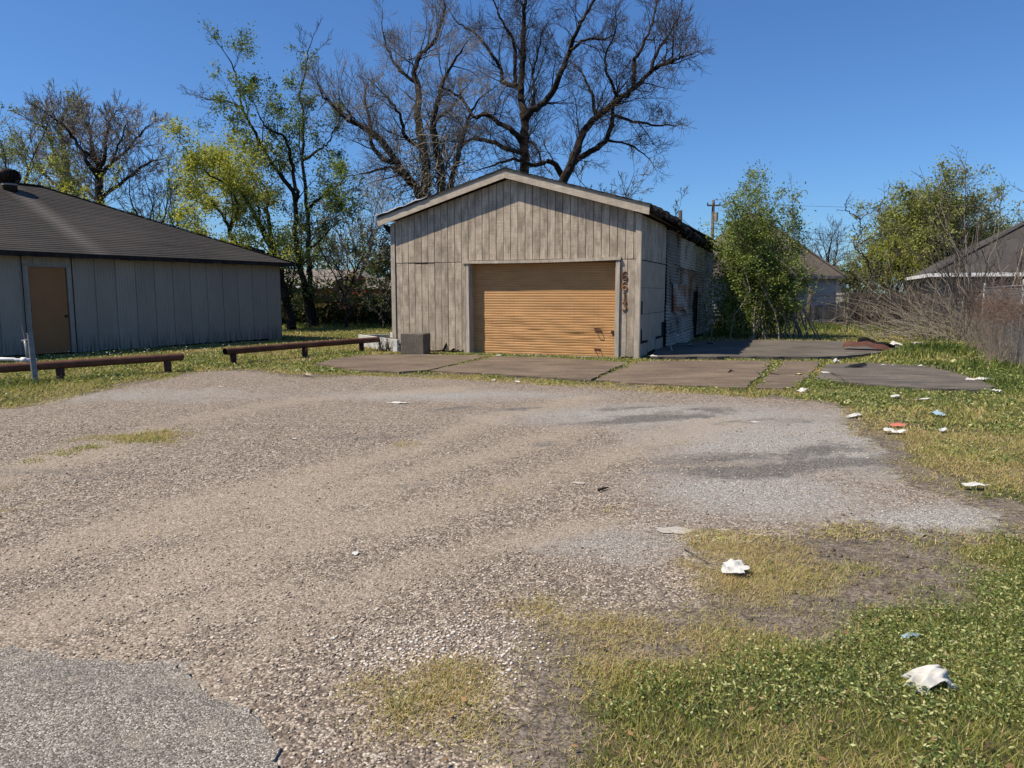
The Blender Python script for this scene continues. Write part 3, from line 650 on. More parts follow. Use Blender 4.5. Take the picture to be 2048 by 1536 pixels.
# rotten right eave: ragged layers of tar shingle and rafters tails
ev_ = empty("rotten_eave", (0, 0, 0), 0, gar)
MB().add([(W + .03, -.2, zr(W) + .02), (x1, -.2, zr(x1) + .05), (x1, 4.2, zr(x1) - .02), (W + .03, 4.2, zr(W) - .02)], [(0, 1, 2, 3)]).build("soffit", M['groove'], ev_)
yy = -0.2
while yy < LEN:
    w = U(.16, .42); dx = U(-.02, .14) if yy < 3.5 else U(-.22, .16); dz = U(-.03, .02) - (0.0 if yy < 3.5 else .10 + .03 * (yy - 3.5) / 3)
    hx = W + .02 + .26 + dx; zz = zr(x1) + RW * .7 + dz; th = U(.05, .16)
    poly = [(W - .35, zz + .22), (W - .35, zz + .14), (W + .08, zz - .02), (hx - .03, zz - th), (hx + U(0, .05), zz - th * .4), (hx - .02, zz + .05)]
    o = MB().prism(poly, yy, yy + w * 1.15, 'y').build("rotten_shingle", M['tar'], ev_)
    yy += w * U(.6, .95)
for i in range(15):
    yy = U(3.2, LEN - .5); z = zr(x1) - U(-.1, .2)
    MB().bar((W - .1, yy, z + .22), (W + U(.12, .32), yy + U(-.2, .2), z + U(-.02, .1)), U(.03, .12), U(.02, .05)).build("rafter_tail", M['tar'] if i % 3 else M['fencewood'], ev_)
# right wall: wooden panel above cement tiles, then patched corrugated sheet
YS = 3.35
pans = 5
for i in range(pans):
    a, b = .075 + (YS - .1) * i / pans, .075 + (YS - .1) * (i + 1) / pans - .012
    MB().prism([(a, 2.44), (b, 2.44), (b, 3.50), (a, 3.50)], W - .012, W + .008, 'x').build("side_board", M['siding'], gar)
MB().box(W - .05, W - .013, .05, YS, .0, 3.49).build("side_backing", M['dark'], gar)
rows = [2.43, 2.095, 1.765, 1.43, 1.10, .775, .40, .06]
for r in range(7):
    z1_, z0_ = rows[r], rows[r + 1]
    cuts = [.06, YS - .03] if r < 3 else ([.42, YS - .03] if r == 3 else ([.06, YS - .03] if r == 4 else ([.40, 1.75, YS - .35] if r == 5 else [.08, 1.15, 2.2, YS - .08])))
    for a, b in zip(cuts[:-1], cuts[1:]):
        rag = lambda m: U(-m, m)
        jag = .05 if r >= 4 else .004
        poly = [(a + rag(jag), z0_ - .001 + rag(jag)), ((a + b) / 2, z0_ - .001 + rag(jag * .6)), (b - (.015 if r < 5 else .07), z0_ - .001 + rag(jag)), (b - (.015 if r < 5 else .07) + rag(jag * .5), z1_ - .006), (a + rag(jag * .5), z1_ - .006)]
        o = MB().prism(poly, W - .012, W + .004 - .0006 * r, 'x').build("cement_tile", M['tile'], gar)
        o.rotation_euler = (0, R(U(-.2, .1)) * (1 if r < 5 else 3), 0)
def corr(y0, y1, z0, z1, mat, off=0.0, tilt=0.0, bulge=0.0, name="corrugated_sheet", rag=.03):
    """sheet with level corrugations on the right wall"""
    nyy = max(3, int((y1 - y0) / .35)); pz = 0.092; nz = max(6, int((z1 - z0) / pz * 6))
    vs_, fs_ = [], []
    e0 = [U(-rag, rag) for _ in range(nz + 1)]; e1 = [U(-rag, rag) for _ in range(nz + 1)]
    t0 = [U(-rag, rag) for _ in range(nyy + 1)]
    for a in range(nyy + 1):
        fy = a / nyy
        for b in range(nz + 1):
            fz = b / nz; z = z0 + (z1 - z0) * fz; y = y0 + (y1 - y0) * fy
            if a == 0: y += e0[b] * .6
            if a == nyy: y += e1[b] * .6
            zz = z + tilt * (y - y0) + (t0[a] * (1 if b in (0, nz) else 0))
            xx = W + .016 + off + .019 * math.sin(2 * math.pi * z / pz) + bulge * math.sin(math.pi * fy) * (1 - fz) + .012 * math.sin(y * 3.1 + z * 2.2)
            vs_.append((xx, y, zz))
    for a in range(nyy):
        for b in range(nz):
            q = a * (nz + 1) + b; fs_.append((q, q + nz + 1, q + nz + 2, q + 1))
    o = MB().add(vs_, fs_).build(name, M[mat], gar, smooth=True)
    return o
corr(3.42, 5.85, 2.45, 3.42, 'corrug'); corr(5.8, 8.9, 2.42, 3.36, 'corrug', .004); corr(8.85, 11.4, 2.40, 3.30, 'corrug'); corr(11.35, 14.1, 2.3, 3.25, 'corrug', .003)
corr(3.42, 5.9, 1.30, 2.50, 'corrug', .006, -.01); corr(5.85, 9.2, 1.78, 2.46, 'corrug_rust', .03, -.03); corr(9.1, 11.5, 1.9, 2.45, 'corrug'); corr(11.4, 14.1, 1.2, 2.35, 'corrug')
corr(4.35, 7.3, 1.05, 1.92, 'corrug_rust', .06, -.004, rag=.06); corr(3.42, 5.4, .78, 1.36, 'corrug'); corr(5.3, 8.75, .80, 1.85, 'corrug', -.002)
corr(3.44, 5.6, .40, .86, 'corrug', .03, .02); corr(5.5, 8.7, .30, .86, 'corrug', .01, .02); corr(9.75, 11.6, .1, 1.95, 'corrug'); corr(11.5, 14.1, .0, 1.25, 'corrug', .005)
corr(3.44, 5.2, .02, .46, 'corrug', .04, .0, .05); corr(5.0, 8.6, .0, .40, 'corrug', .05, .01, .08)
MB().box(W - .05, W - .02, YS + .01, LEN - .05, .0, 3.40).build("side_backing", M['dark'], gar)
# house number, screwed upright on the right-hand board
digits = {
 '6': [[(.72, .93), (.55, .99), (.32, .88), (.2, .62), (.2, .32), (.34, .08), (.6, .04), (.78, .2), (.78, .4), (.62, .54), (.4, .52), (.22, .36)]],
 '1': [[(.33, .82), (.52, .98), (.52, .03)], [(.34, .03), (.70, .03)]],
 '3': [[(.24, .95), (.74, .95), (.46, .62), (.70, .52), (.78, .28), (.62, .06), (.38, .04), (.22, .2)]]}
hn = empty("house_number", (D1 + .135, -.016, 0), 0, gar); tag(hn, "rusty orange metal digits 6613 set one above another")
for i, ch in enumerate("6613"):
    zb = 1.93 - i * .245; m = MB()
    for st in digits[ch]:
        pts = []
        for j in range(len(st) - 1):
            for q in range(3): pts.append((st[j][0] * (1 - q / 3) + st[j + 1][0] * q / 3, st[j][1] * (1 - q / 3) + st[j + 1][1] * q / 3))
        pts.append(st[-1])
        m.tube([(a * .19 - .02, 0, zb + b * .215) for a, b in pts], .0165, 6)
    m.build("digit", M['rustnum'], hn)

# ------------------------------------------------------------------ low building on the left
BL, BD = 16.0, 10.2
lb = empty("outbuilding", Vector((-8.04 - .521 * BL, 25.93 - .853 * BL, 0)), math.atan2(.853, .521))
tag(lb, "long low grey metal-sided building with a brown shingle hip roof", "building")
EZ, RS = 2.60, 0.43
MB().box(0.0, BL - .02, .03, .12, 0, 2.66).build("wall_backing", M['dark'], lb)
MB().box(BL - .10, BL - .01, .12, BD, 0, 2.6).box(0.02, .1, .12, BD, 0, 2.6).box(0, BL, BD - .1, BD, 0, 2.6).build("rear_walls", M['leftwall'], lb)
def ribbed(x0, x1, z0, z1, nm="siding_sheet"):
    pz = .0725; n = int((x1 - x0) / pz); pts = []
    for i in range(n + 1):
        a = x0 + i * (x1 - x0) / (n + .0001) if n else x0
        pts += [(a, .0), (a + .012, -.016), (a + .028, -.016), (a + .040, .0)]
    pts = [(min(a, x1), y) for a, y in pts]
    zs = [z0, z0 + .25, z1]
    jit = [U(-.012, .012) for _ in pts]
    vs_ = [(a, y, z + (jit[i] if z == z0 else 0)) for z in zs for i, (a, y) in enumerate(pts)]; m_ = len(pts)
    fs_ = [(r * m_ + i, r * m_ + i + 1, (r + 1) * m_ + i + 1, (r + 1) * m_ + i) for r in range(2) for i in range(m_ - 1)]
    return MB().add(vs_, fs_).build(nm, M['leftwall'], lb)
DX0, DX1 = BL - 8.16, BL - 7.22
x = BL - .03
while x > DX1 + .12:
    a = max(x - .585, DX1 + .105); o = ribbed(a + .004, x - .004, U(.03, .08), 2.56); o.location.y = U(-.006, .006); o.rotation_euler = (R(U(-.12, .12)), 0, 0); x -= .585
x = DX0 - .14
while x > 1.0:
    o = ribbed(max(x - .585, 1) + .004, x - .004, U(.03, .08), 2.56); o.location.y = U(-.006, .006); x -= .585
MB().box(BL - 7.1, BL - .02, -.03, .0, 2.555, 2.64).build("top_trim_board", M['lintrim'], lb)
MB().box(1, DX0 - .15, -.03, .0, 2.555, 2.64).build("top_trim_board", M['lintrim'], lb)
for a, b in ((DX0 - .10, DX0 - .006), (DX1 + .006, DX1 + .10)):
    MB().box(a, b, -.045, .03, .05, 2.29).build("door_trim", M['lintrim'], lb)
MB().box(DX0 - .10, DX1 + .10, -.05, .03, 2.292, 2.325).build("door_trim", M['lintrim'], lb)
n = 5
for i in range(n):
    a = DX0 - .10 + (DX1 - DX0 + .2) * i / n; MB().box(a + .004, a + (DX1 - DX0 + .2) / n - .004, -.02, .02, 2.33, 2.56).build("transom_panel", M['lintrim'], lb)
pd = MB().box(DX0 + .006, DX1 - .02, -.02, .02, .06, 2.285).build("door", M['pdoor'], lb, bevel=.004)
MB().tube([(DX1 - .09, -.021, 1.02), (DX1 - .09, -.045, 1.02), (DX1 - .09, -.05, 1.02), (DX1 - .09, -.085, 1.02), (DX1 - .09, -.092, 1.02)], [.032, .032, .012, .03, .018], 10).build("door_knob", M['rust'], pd, smooth=True)
for z in (.35, 1.2, 2.05): MB().tube([(DX0 + .004, -.03, z - .05), (DX0 + .004, -.03, z + .05)], .009, 6).build("hinge", M['rust'], pd)
MB().tube([(DX0 - .13, -.06, .1), (DX0 - .13, -.06, 2.6)], .017, 8).build("conduit", M['lintrim'], lb)
OV = .35
lr = empty("roof", (0, 0, 0), 0, lb)
yr = BD / 2
def rz_(y): return EZ + .06 + RS * (y + OV)
MB().add([(-OV, -OV, rz_(-OV) - .02), (BL + OV, -OV, rz_(-OV) - .02), (BL - yr, yr, rz_(yr) - .02), (yr, yr, rz_(yr) - .02), (-OV, BD + OV, rz_(-OV) - .02), (BL + OV, BD + OV, rz_(-OV) - .02)],
         [(0, 1, 2, 3), (1, 5, 2), (5, 4, 3, 2), (4, 0, 3)]).build("roof_deck", M['shingle'], lr)
step = .135; y = -OV; i = 0
while y < yr - .01:
    y2 = min(y + step, yr); k = 24
    xa, xb = -OV + (y + OV), BL + OV - (y + OV); xc, xd = -OV + (y2 + OV), BL + OV - (y2 + OV)
    vs_, fs_ = [], []
    for q in range(k + 1):
        f = q / k; sag = .012 * math.sin(f * 9 + y) + U(-.003, .003)
        lo = (xa + (xb - xa) * f, y - .012, rz_(y) + .008 + sag * .4); hi = (xc + (xd - xc) * f, y2, rz_(y2) + .001 + sag * .4)
        vs_ += [(lo[0], lo[1], lo[2] - .022), lo, hi]
    for q in range(k):
        a = q * 3; fs_ += [(a, a + 3, a + 4, a + 1), (a + 1, a + 4, a + 5, a + 2)]
    MB().add(vs_, fs_).build("shingle_course", M['shingle'], lr); y += step
for (p, q) in (((BL + OV, -OV), (BL - yr, yr)), ((yr, yr), (BL - yr, yr)), ((-OV, -OV), (yr, yr))):
    n = 30
    m_ = MB()
    for j in range(n):
        a = Vector((p[0] + (q[0] - p[0]) * j / n, p[1] + (q[1] - p[1]) * j / n, 0)); b = Vector((p[0] + (q[0] - p[0]) * (j + 1.1) / n, p[1] + (q[1] - p[1]) * (j + 1.1) / n, 0))
        a.z = rz_(a.y) + .022 + U(0, .006); b.z = rz_(b.y) + .016
        m_.bar(a, b, .24, .018)
    m_.build("ridge_cap", M['shingle'], lr)
fa = []
k = 40
for j in range(k):
    a = -OV + (BL + 2 * OV) * j / k; b = -OV + (BL + 2 * OV) * (j + 1) / k
    MB().prism([(a, EZ - .05 - U(0, .02)), (b, EZ - .05 - U(0, .025)), (b, EZ + .055), (a, EZ + .055)], -OV - .002, -OV + .022, 'y').build("fascia_board", M['tar'], lr)
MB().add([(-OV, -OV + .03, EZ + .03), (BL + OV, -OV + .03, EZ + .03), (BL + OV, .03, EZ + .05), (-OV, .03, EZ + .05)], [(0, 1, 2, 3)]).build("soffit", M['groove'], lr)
MB().box(BL + OV - .022, BL + OV, -OV, BD + OV, EZ - .05, EZ + .055).build("fascia_board", M['tar'], lr)
tv = empty("turbine_vent", (9.66, 4.42, rz_(4.42)), 0, lb); tag(tv, "rusty dark turbine vent with curved vanes on the roof")
MB().tube([(0, 0, -.12), (0, 0, .10), (0, 0, .12), (0, 0, .20)], [.21, .19, .20, .20], 18).build("vent_neck", M['ventrust'], tv, smooth=True)
MB().tube([(0, 0, .13), (0, 0, .175)], [.215, .215], 18).build("collar_ring", M['lintrim'], tv)
for j in range(18):
    a0 = 2 * math.pi * j / 18; vs_ = []; K = 8
    for q in range(K + 1):
        ph = -1.15 + 2.45 * q / K; rr = .30 * math.cos(ph) ** .8 + .02; z = .40 + .215 * math.sin(ph)
        tw = a0 + .5 * (q / K)
        vs_ += [(rr * math.cos(tw), rr * math.sin(tw), z), ((rr - .045) * math.cos(tw + .27), (rr - .045) * math.sin(tw + .27), z)]
    MB().add(vs_, [(2 * q, 2 * q + 1, 2 * q + 3, 2 * q + 2) for q in range(K)]).build("vane", M['ventrust'], tv, smooth=True)
MB().tube([(0, 0, .60), (0, 0, .625)], [.13, .05], 14).build("vent_cap", M['ventrust'], tv)
MB().tube([(0, 0, .18), (0, 0, .60)], [.15, .10], 12).build("vent_core", M['dark'], tv)

# ------------------------------------------------------------------ pipe barriers, posts, block, planter on the left
def barrier(label, posts, over0, over1, hz, r, droop=False):
    a, b = posts[0], posts[-1]; d = (b - a).normalized(); base = empty("pipe_barrier", (a.x, a.y, 0))
    tag(base, label, "barrier", "rusty pipe barriers along the lot")
    p0, p1 = -d * over0, (b - a) + d * over1
    pts = [p0, p0 * .5 + p1 * .5 + Vector((0, 0, .006)), p1] if not droop else [p0, (b - a) * .5, (b - a) + d * over1 * .55, p1 + Vector((0, 0, -.0))]
    pts = [q + Vector((0, 0, hz)) for q in pts]
    o = MB().tube(pts, r, 18, cap=False).build("pipe", M['rust'], base, smooth=True)
    for q, w in ((pts[0], 1), (pts[-1], -1)):       # open end: dark bore
        MB().tube([q + d * (w * .10), q + d * (w * .101)], r * .92, 14).tube([q + d * (w * .0), q + d * (w * .10)], r * .93, 14, cap=False).build("pipe_bore", M['dark'], base)
    for p in posts:
        q = p - a
        MB().tube([(q.x, q.y, -.12), (q.x, q.y, hz - r * .75)], r * .92, 14).build("post", M['rust'], base, smooth=True)
def flat(v): return Vector((v.x, v.y, 0))
q1, q2 = flat(G(122, 762)), flat(G(336, 744.5)); d = (q2 - q1).normalized()
barrier("rusty brown pipe barrier nearest the grey upright post", [q1 - d * 2.6, q1, q2], .25, .32, .30, .078)
barrier("rusty brown pipe barrier whose end nears the concrete block", [flat(G(467, 728)), flat(G(610, 714.5)), flat(G(723, 703))], .22, .75, .30, .078)
pg = G(72, 770); gp = empty("gate_post", (pg.x, pg.y, 0)); tag(gp, "leaning grey square steel post in front of the pipe barrier", "post")
MB().bar((0, 0, -.2), (-.115, .12, .90), .085, .085).build("upright", M['galv'], gp, bevel=.006)
MB().bar((-.115, .12, .895), (-.117, .122, .912), .10, .10).build("cap", M['galv'], gp)
cv = G(55, 736); cp = empty("conduit_riser", (cv.x, cv.y, 0)); tag(cp, "thin grey conduit riser standing behind the leaning post", "pipe")
MB().tube([(.03, 0, -.1), (.02, 0, .35), (-.005, 0, .62)], .035, 10).build("pipe", M['galv'], cp, smooth=True)
MB().tube([(-.005, 0, .60), (-.04, 0, .93)], .014, 8).build("rod", M['galv'], cp); MB().bar((-.07, 0, .60), (.09, -.02, .625), .05, .03).build("collar", M['galv'], cp)
MB().tube([(.03, 0, -.02), (.03, 0, .09)], .045, 10).build("base", M['rust'], cp)
a, b = P(-40, 762, 13.4), P(74, 737, 13.55)
wp = empty("white_pipe", (a.x, a.y, 0)); tag(wp, "dirty white plastic pipe lying along the pipe barrier", "pipe")
o = q1 - flat(a)
MB().tube([Vector((0, 0, .435)), Vector((b.x - a.x, b.y - a.y, 0)) * .62 + Vector((0, 0, .415)), Vector((b.x - a.x, b.y - a.y, 0)) * .64 + Vector((0, 0, .40)), Vector((b.x - a.x, b.y - a.y, .40))], .032, 10).build("pipe", M['pvc'], wp, smooth=True)
MB().tube([Vector((b.x - a.x, b.y - a.y, 0)) * .74 + Vector((0, 0, .405)), Vector((b.x - a.x, b.y - a.y, 0)) * .83 + Vector((0, 0, .402))], .045, 10).build("coupling", M['pvc'], wp, smooth=True)

bk = G(801, 711); blk = MB()
vs_, fs_ = [], []
N_ = 8
o = MB().box(0, .66, 0, .46, 0, .55).build("concrete_block", M['block'], None, bevel=.018)
o.location = (bk.x, bk.y + .02, .03); o.rotation_euler = (0, 0, GA + R(5)); tag(o, "square grey concrete block standing against the garage boards", "block")
pa, pb = flat(G(719, 692)), flat(G(797, 706))
pl = empty("timber_planter", pa, math.atan2((pb - pa).y, (pb - pa).x)); tag(pl, "low whitewashed timber planter box beside the garage corner", "planter")
Lp = (pb - pa).length
MB().box(0, Lp, -.04, .04, -.05, .19).build("front_board", M['whitewood'], pl, bevel=.006); MB().box(.01, Lp - .02, -.035, .035, .193, .36).build("front_board", M['whitewood'], pl, bevel=.006)
MB().box(.15, Lp + .3, .95, 1.02, -.05, .40).build("back_board", M['whitewood'], pl, bevel=.006)
MB().box(.02, .09, .045, .94, -.05, .34).build("end_board", M['whitewood'], pl, bevel=.006); MB().box(.1, Lp, .045, .945, 0, .25).build("soil", M['ground'], pl)

# ------------------------------------------------------------------ fences
def fence(name, label, p0, p1, h, npk, mat, broken=None, rails=(.45, 1.45), grp=None, post_n=5, lit_pickets=None):
    d = p1 - p0; L = d.length; f = empty(name, p0, math.atan2(d.y, d.x)); tag(f, label, "fence")
    for z in rails:
        MB().box(0, L, -.05, -.012, z - .045, z + .045).build("rail", M[mat], f)
    for i in range(post_n + 1):
        x = L * i / post_n; MB().box(x - .05, x + .05, -.155, -.055, -.2, h + U(-.05, .12)).build("post", M[mat], f)
    w = L / npk
    for i in range(npk):
        a = i * w + .006; hh = h + U(-.03, .03); z0 = U(.0, .06); mm = mat; dx = 0
        if broken:
            r = broken(i / npk)
            if r is None: continue
            hh, z0, dx = r
        if lit_pickets and lit_pickets(i / npk): mm = 'fencewood_sunlit'  # bands of pickets painted as if sunlit
        o = MB().prism([(a, z0), (a + w - .012, z0), (a + w - .012, hh - .03), (a + w * .75, hh), (a + w * .25, hh), (a, hh - .03)], -.01, .01, 'y').build("picket", M[mm], f)
        o.rotation_euler = (0, R(U(-.8, .8) + dx), 0)
    return f
fence("board_fence", "dark overgrown board fence behind the lawn left of the garage", Vector((-13.2, 36.9, 0)), Vector((-3.2, 37.6, 0)), 1.62, 66, 'fencewood', lit_pickets=lambda t: math.sin(t * 23) > -.2)
f1 = fence("leaning_fence", "sagging board fence panel beside the tall bare post", Vector((15.1, 37.9, 0)), Vector((17.25, 38.3, 0)), 1.45, 15, 'fencewood_lit_panel',
           broken=lambda t: (.98 + .22 * t + U(-.02, .02), .26 + .10 * t, U(-2, 2)), rails=(.36, 1.50), post_n=1)
fence("dark_fence", "dark upright board fence running behind the dead brush", Vector((17.35, 38.4, 0)), Vector((21.0, 38.5, 0)), 1.68, 26, 'fencewood', post_n=2)
fence("broken_fence", "broken picket fence stubs beside the big leafy shrub", Vector((10.6, 37.4, 0)), Vector((15.0, 37.8, 0)), 1.2, 28, 'fencewood', broken=lambda t: None if math.sin(t * 40) > .3 else (U(.5, 1.25), .05, U(-6, 6)), rails=(.4,), post_n=2)
bp = G(1609, 652); o = MB().tube([(0, 0, -.3), (.02, 0, 1.0), (.045, 0, 1.98)], [.10, .095, .085], 10).build("bare_post", M['fencewood'], None, smooth=True)
o.location = (bp.x, bp.y - .4, 0); tag(o, "tall round wooden post standing alone before the sagging fence", "post")

# chain-link fence on the right edge
cl = empty("chain_link_fence", (10.2, 14.4, 0), math.atan2(22.3 - 14.4, 14.1 - 10.2)); tag(cl, "grey chain-link fence at the right edge of the lot", "fence")
CL = math.hypot(3.9, 7.9)
for x in (1.9, CL * .98): MB().tube([(x, 0, -.3), (x, 0, 1.92)], .03, 10).build("post", M['galv'], cl, smooth=True)
MB().tube([(0, 0, 1.78), (CL, 0, 1.78)], .02, 8).build("top_rail", M['galv'], cl, smooth=True)
segs0, segs1 = [], []
s_ = .06; nz = int(1.7 / s_); nxw = int(CL / s_)
for i in range(0, nxw):
    for j in range(nz):
        x = i * s_; z = .06 + j * s_; e = .004 if (i + j) % 2 else -.004
        segs0.append((x, e, z)); segs1.append((x + s_, -e, z + s_)); segs0.append((x + s_, e, z)); segs1.append((x, -e, z + s_))

def seg_mesh(p0, p1, r0, r1, k=3, t0=None, t1=None):
    p0, p1 = np.asarray(p0, float), np.asarray(p1, float); r0 = np.broadcast_to(np.asarray(r0, float), (len(p0),)); r1 = np.broadcast_to(np.asarray(r1, float), (len(p0),))
    if t0 is None:
        t = p1 - p0; t /= np.linalg.norm(t, axis=1, keepdims=True) + 1e-9; t0 = t1 = t
    ref = np.array([0.62, 0.53, 0.21]); ref /= np.linalg.norm(ref)
    def ring(p, t, r):
        a = np.cross(t, ref); a /= np.linalg.norm(a, axis=1, keepdims=True) + 1e-6; b = np.cross(t, a)
        w = 2 * np.pi * np.arange(k) / k
        return p[:, None] + (a[:, None] * np.cos(w)[None, :, None] + b[:, None] * np.sin(w)[None, :, None]) * r[:, None, None]
    v = np.concatenate([ring(p0, t0, r0), ring(p1, t1, r1)], 1)        # n, 2k, 3
    n = len(p0); base = (np.arange(n) * 2 * k)[:, None, None]; j = np.arange(k); j2 = (j + 1) % k
    q = np.stack([j, j2, j2 + k, j + k], -1)[None] + base
    return v.reshape(-1, 3), q.reshape(-1, 4)
v, q = seg_mesh(segs0, segs1, .0022, .0022, 3)
tag(link("wire_mesh", fast_mesh("wire_mesh", v, q), M['wire'], cl), kind="stuff")

# ------------------------------------------------------------------ houses beyond
def hip_house(name, label, org, rz, L, D, eave, rise, mroof, mwall, mfas, ov=.4, clap=True, ridge=None, z0=0, base_h=0):
    h = empty(name, org, rz); tag(h, label, "house")
    hy = D / 2; rl = ridge if ridge is not None else max(0.01, L - D); x0, x1 = (L - rl) / 2, (L + rl) / 2
    MB().box(0, L, .02, D, z0, eave).build("wall", M[mwall], h)
    if clap:
        z = .35
        while z < eave - .05:
            MB().prism([(-.012, z), (.016, z + .19), (.016, z), ], .02, L - .02, 'x').build("clapboard", M[mwall], h)
            z += .19
    rf = empty("roof", (0, 0, 0), 0, h)
    zo = eave - ov * rise / hy * .0
    MB().add([(-ov, -ov, zo), (L + ov, -ov, zo), (x1, hy, eave + rise), (x0, hy, eave + rise), (-ov, D + ov, zo), (L + ov, D + ov, zo)],
             [(0, 1, 2, 3), (1, 5, 2), (5, 4, 3, 2), (4, 0, 3), (0, 4, 5, 1)]).build("roof_covering", M[mroof], rf)
    for p, q in (((-ov, -ov), (x0, hy)), ((L + ov, -ov), (x1, hy))):
        MB().bar((p[0], p[1], zo + .03), (q[0], q[1], eave + rise + .03), .26, .03).build("hip_cap", M[mroof], rf)
    for bx in ((-ov, L + ov, -ov - .03, -ov), (-ov, L + ov, D + ov, D + ov + .03), (-ov - .03, -ov, -ov, D + ov), (L + ov, L + ov + .03, -ov, D + ov)):
        MB().box(*bx, zo - .16, zo + .02).build("fascia_board", M[mfas], rf)
    return h, rf
h1, rf1 = hip_house("house", "beige house with a steep brown hip roof behind the leafy shrub", (11.2, 43.0, 0), 0, 7.4, 8.4, 2.62, 4.0, 'shingle_brown', 'beige', 'dirtywhite', ridge=.6)
MB().box(7.41, 7.50, .0, .12, 0, 2.5).build("corner_board", M['beige'], h1)
MB().box(5.4, 5.9, -.05, .0, .1, .42).build("white_panel", M['white'], h1)
h2, rf2 = hip_house("house", "house with a dark shingle roof behind the bare saplings at far right", (21.2, 37.2, 0), GA, 17, 14, 2.6, 4.1, 'shingle_dark', 'dirtywhite', 'white', ridge=3)
h3 = empty("house", (-21, 60, 0)); tag(h3, "long red house with a pale grey roof behind the left board fence", "house")
MB().box(0, 8.2, 0, 6, 0, 2.25).build("wall", M['redbrick'], h3)
MB().add([(-.4, -.4, 2.2), (8.4, -.4, 2.2), (8.4, 3, 3.65), (-.4, 3, 3.65), (-.4, 6.4, 2.2), (8.4, 6.4, 2.2)], [(0, 1, 2, 3), (3, 2, 5, 4), (0, 3, 4), (1, 5, 2)]).build("roof", M['shingle_grey'], h3)
wv = MB().box(2.6, 3.8, -.03, 0, 1.0, 2.0).build("window", M['glass'], h3)
MB().box(-.4, 8.4, -.43, -.4, 2.06, 2.2).build("fascia_board", M['white'], h3)
MB().prism([(7.3, 0), (10.6, 0), (10.6, 2.3), (9.0, 3.25), (7.3, 2.3)], -3.0, 1.0, 'y').build("gable_wall", M['redbrick'], h3)
MB().add([(7.0, -3.2, 2.2), (9.0, -3.2, 3.36), (9, 1.5, 3.36), (7, 1.5, 2.2), (10.9, -3.2, 2.2), (10.9, 1.5, 2.2)], [(0, 1, 2, 3), (1, 4, 5, 2)]).build("gable_roof", M['shingle_grey'], h3)
h4 = empty("shed", (-10.2, 52, 0)); tag(h4, "small red shed with a pale roof seen beside the garage corner", "shed")
MB().box(0, 5, 0, 4, 0, 1.95).build("wall", M['redbrick'], h4)
MB().add([(-.3, -.3, 1.95), (5.3, -.3, 1.95), (5.3, 2, 2.75), (-.3, 2, 2.75), (-.3, 4.3, 1.95), (5.3, 4.3, 1.95)], [(0, 1, 2, 3), (3, 2, 5, 4)]).build("roof", M['shingle_grey'], h4)
h5 = empty("shed", (22.0, 52, 0)); tag(h5, "narrow white shed in the gap beside the brown roofed house", "shed")
MB().box(0, 1.3, 0, 2, 0, 2.7).build("wall", M['white'], h5)
MB().add([(-.2, -.2, 2.7), (1.5, -.2, 2.7), (1.5, 1, 3.1), (-.2, 1, 3.1), (-.2, 2.2, 2.7), (1.5, 2.2, 2.7)], [(0, 1, 2, 3), (3, 2, 5, 4)]).build("roof", M['shingle_grey'], h5)

# poles and wires
up = P(1427, 400, 62.0); ut = empty("utility_pole", (up.x, up.y, 0)); tag(ut, "utility pole with a crossarm above the brown hip roof", "pole")
MB().tube([(0, 0, -.5), (0, 0, up.z)], [.17, .12], 10).build("pole", M['pole'], ut, smooth=True)
MB().bar((-.55, -.14, up.z - .45), (.55, -.14, up.z - .45), .10, .12).build("crossarm", M['pole'], ut)
for x in (-.5, .5, 0): MB().tube([(x, -.14, up.z - .39), (x, -.14, up.z - .22)], .05, 8).build("insulator", M['glass'], ut)
MB().tube([(.25, -.05, up.z - 1.7), (.25, -.05, up.z - 1.0)], .16, 10).build("transformer", M['lintrim'], ut)
sp = P(1361, 422, 37.0); st = empty("pole_stub", (sp.x, sp.y, 0)); tag(st, "bare pole stub rising behind the rotten garage eave", "pole")
MB().tube([(0, 0, -.5), (0, 0, sp.z)], [.11, .09], 10).build("pole", M['pole'], st, smooth=True); MB().tube([(0, 0, sp.z), (0, 0, sp.z + .03)], .075, 10).build("cap", M['galv'], st)
def cable(label, a, b, sag, r=.012):
    a, b = Vector(a), Vector(b)
    o = MB().tube([a.lerp(b, i / 14) - Vector((0, 0, sag * 4 * (i / 14) * (1 - i / 14))) for i in range(15)], r, 5).build("power_line", M['cable'])
    tag(o, label, "cable")
cable("highest power line running right from the utility pole", (up.x + .5, 61.86, up.z - .22), P(2300, 420, 66), .25)
cable("power line crossing low behind the small bare tree", (up.x, 61.9, up.z - 1.9), P(2300, 508, 66), .3, .018)
cable("lowest power line seen behind the brown roof's hip", (up.x, 61.9, up.z - 2.3), P(2300, 522, 66), .35, .018)
cable("service cable from the pole stub down behind the garage roof", (sp.x, sp.y, sp.z - .3), P(1408, 468, 44), .1, .012)

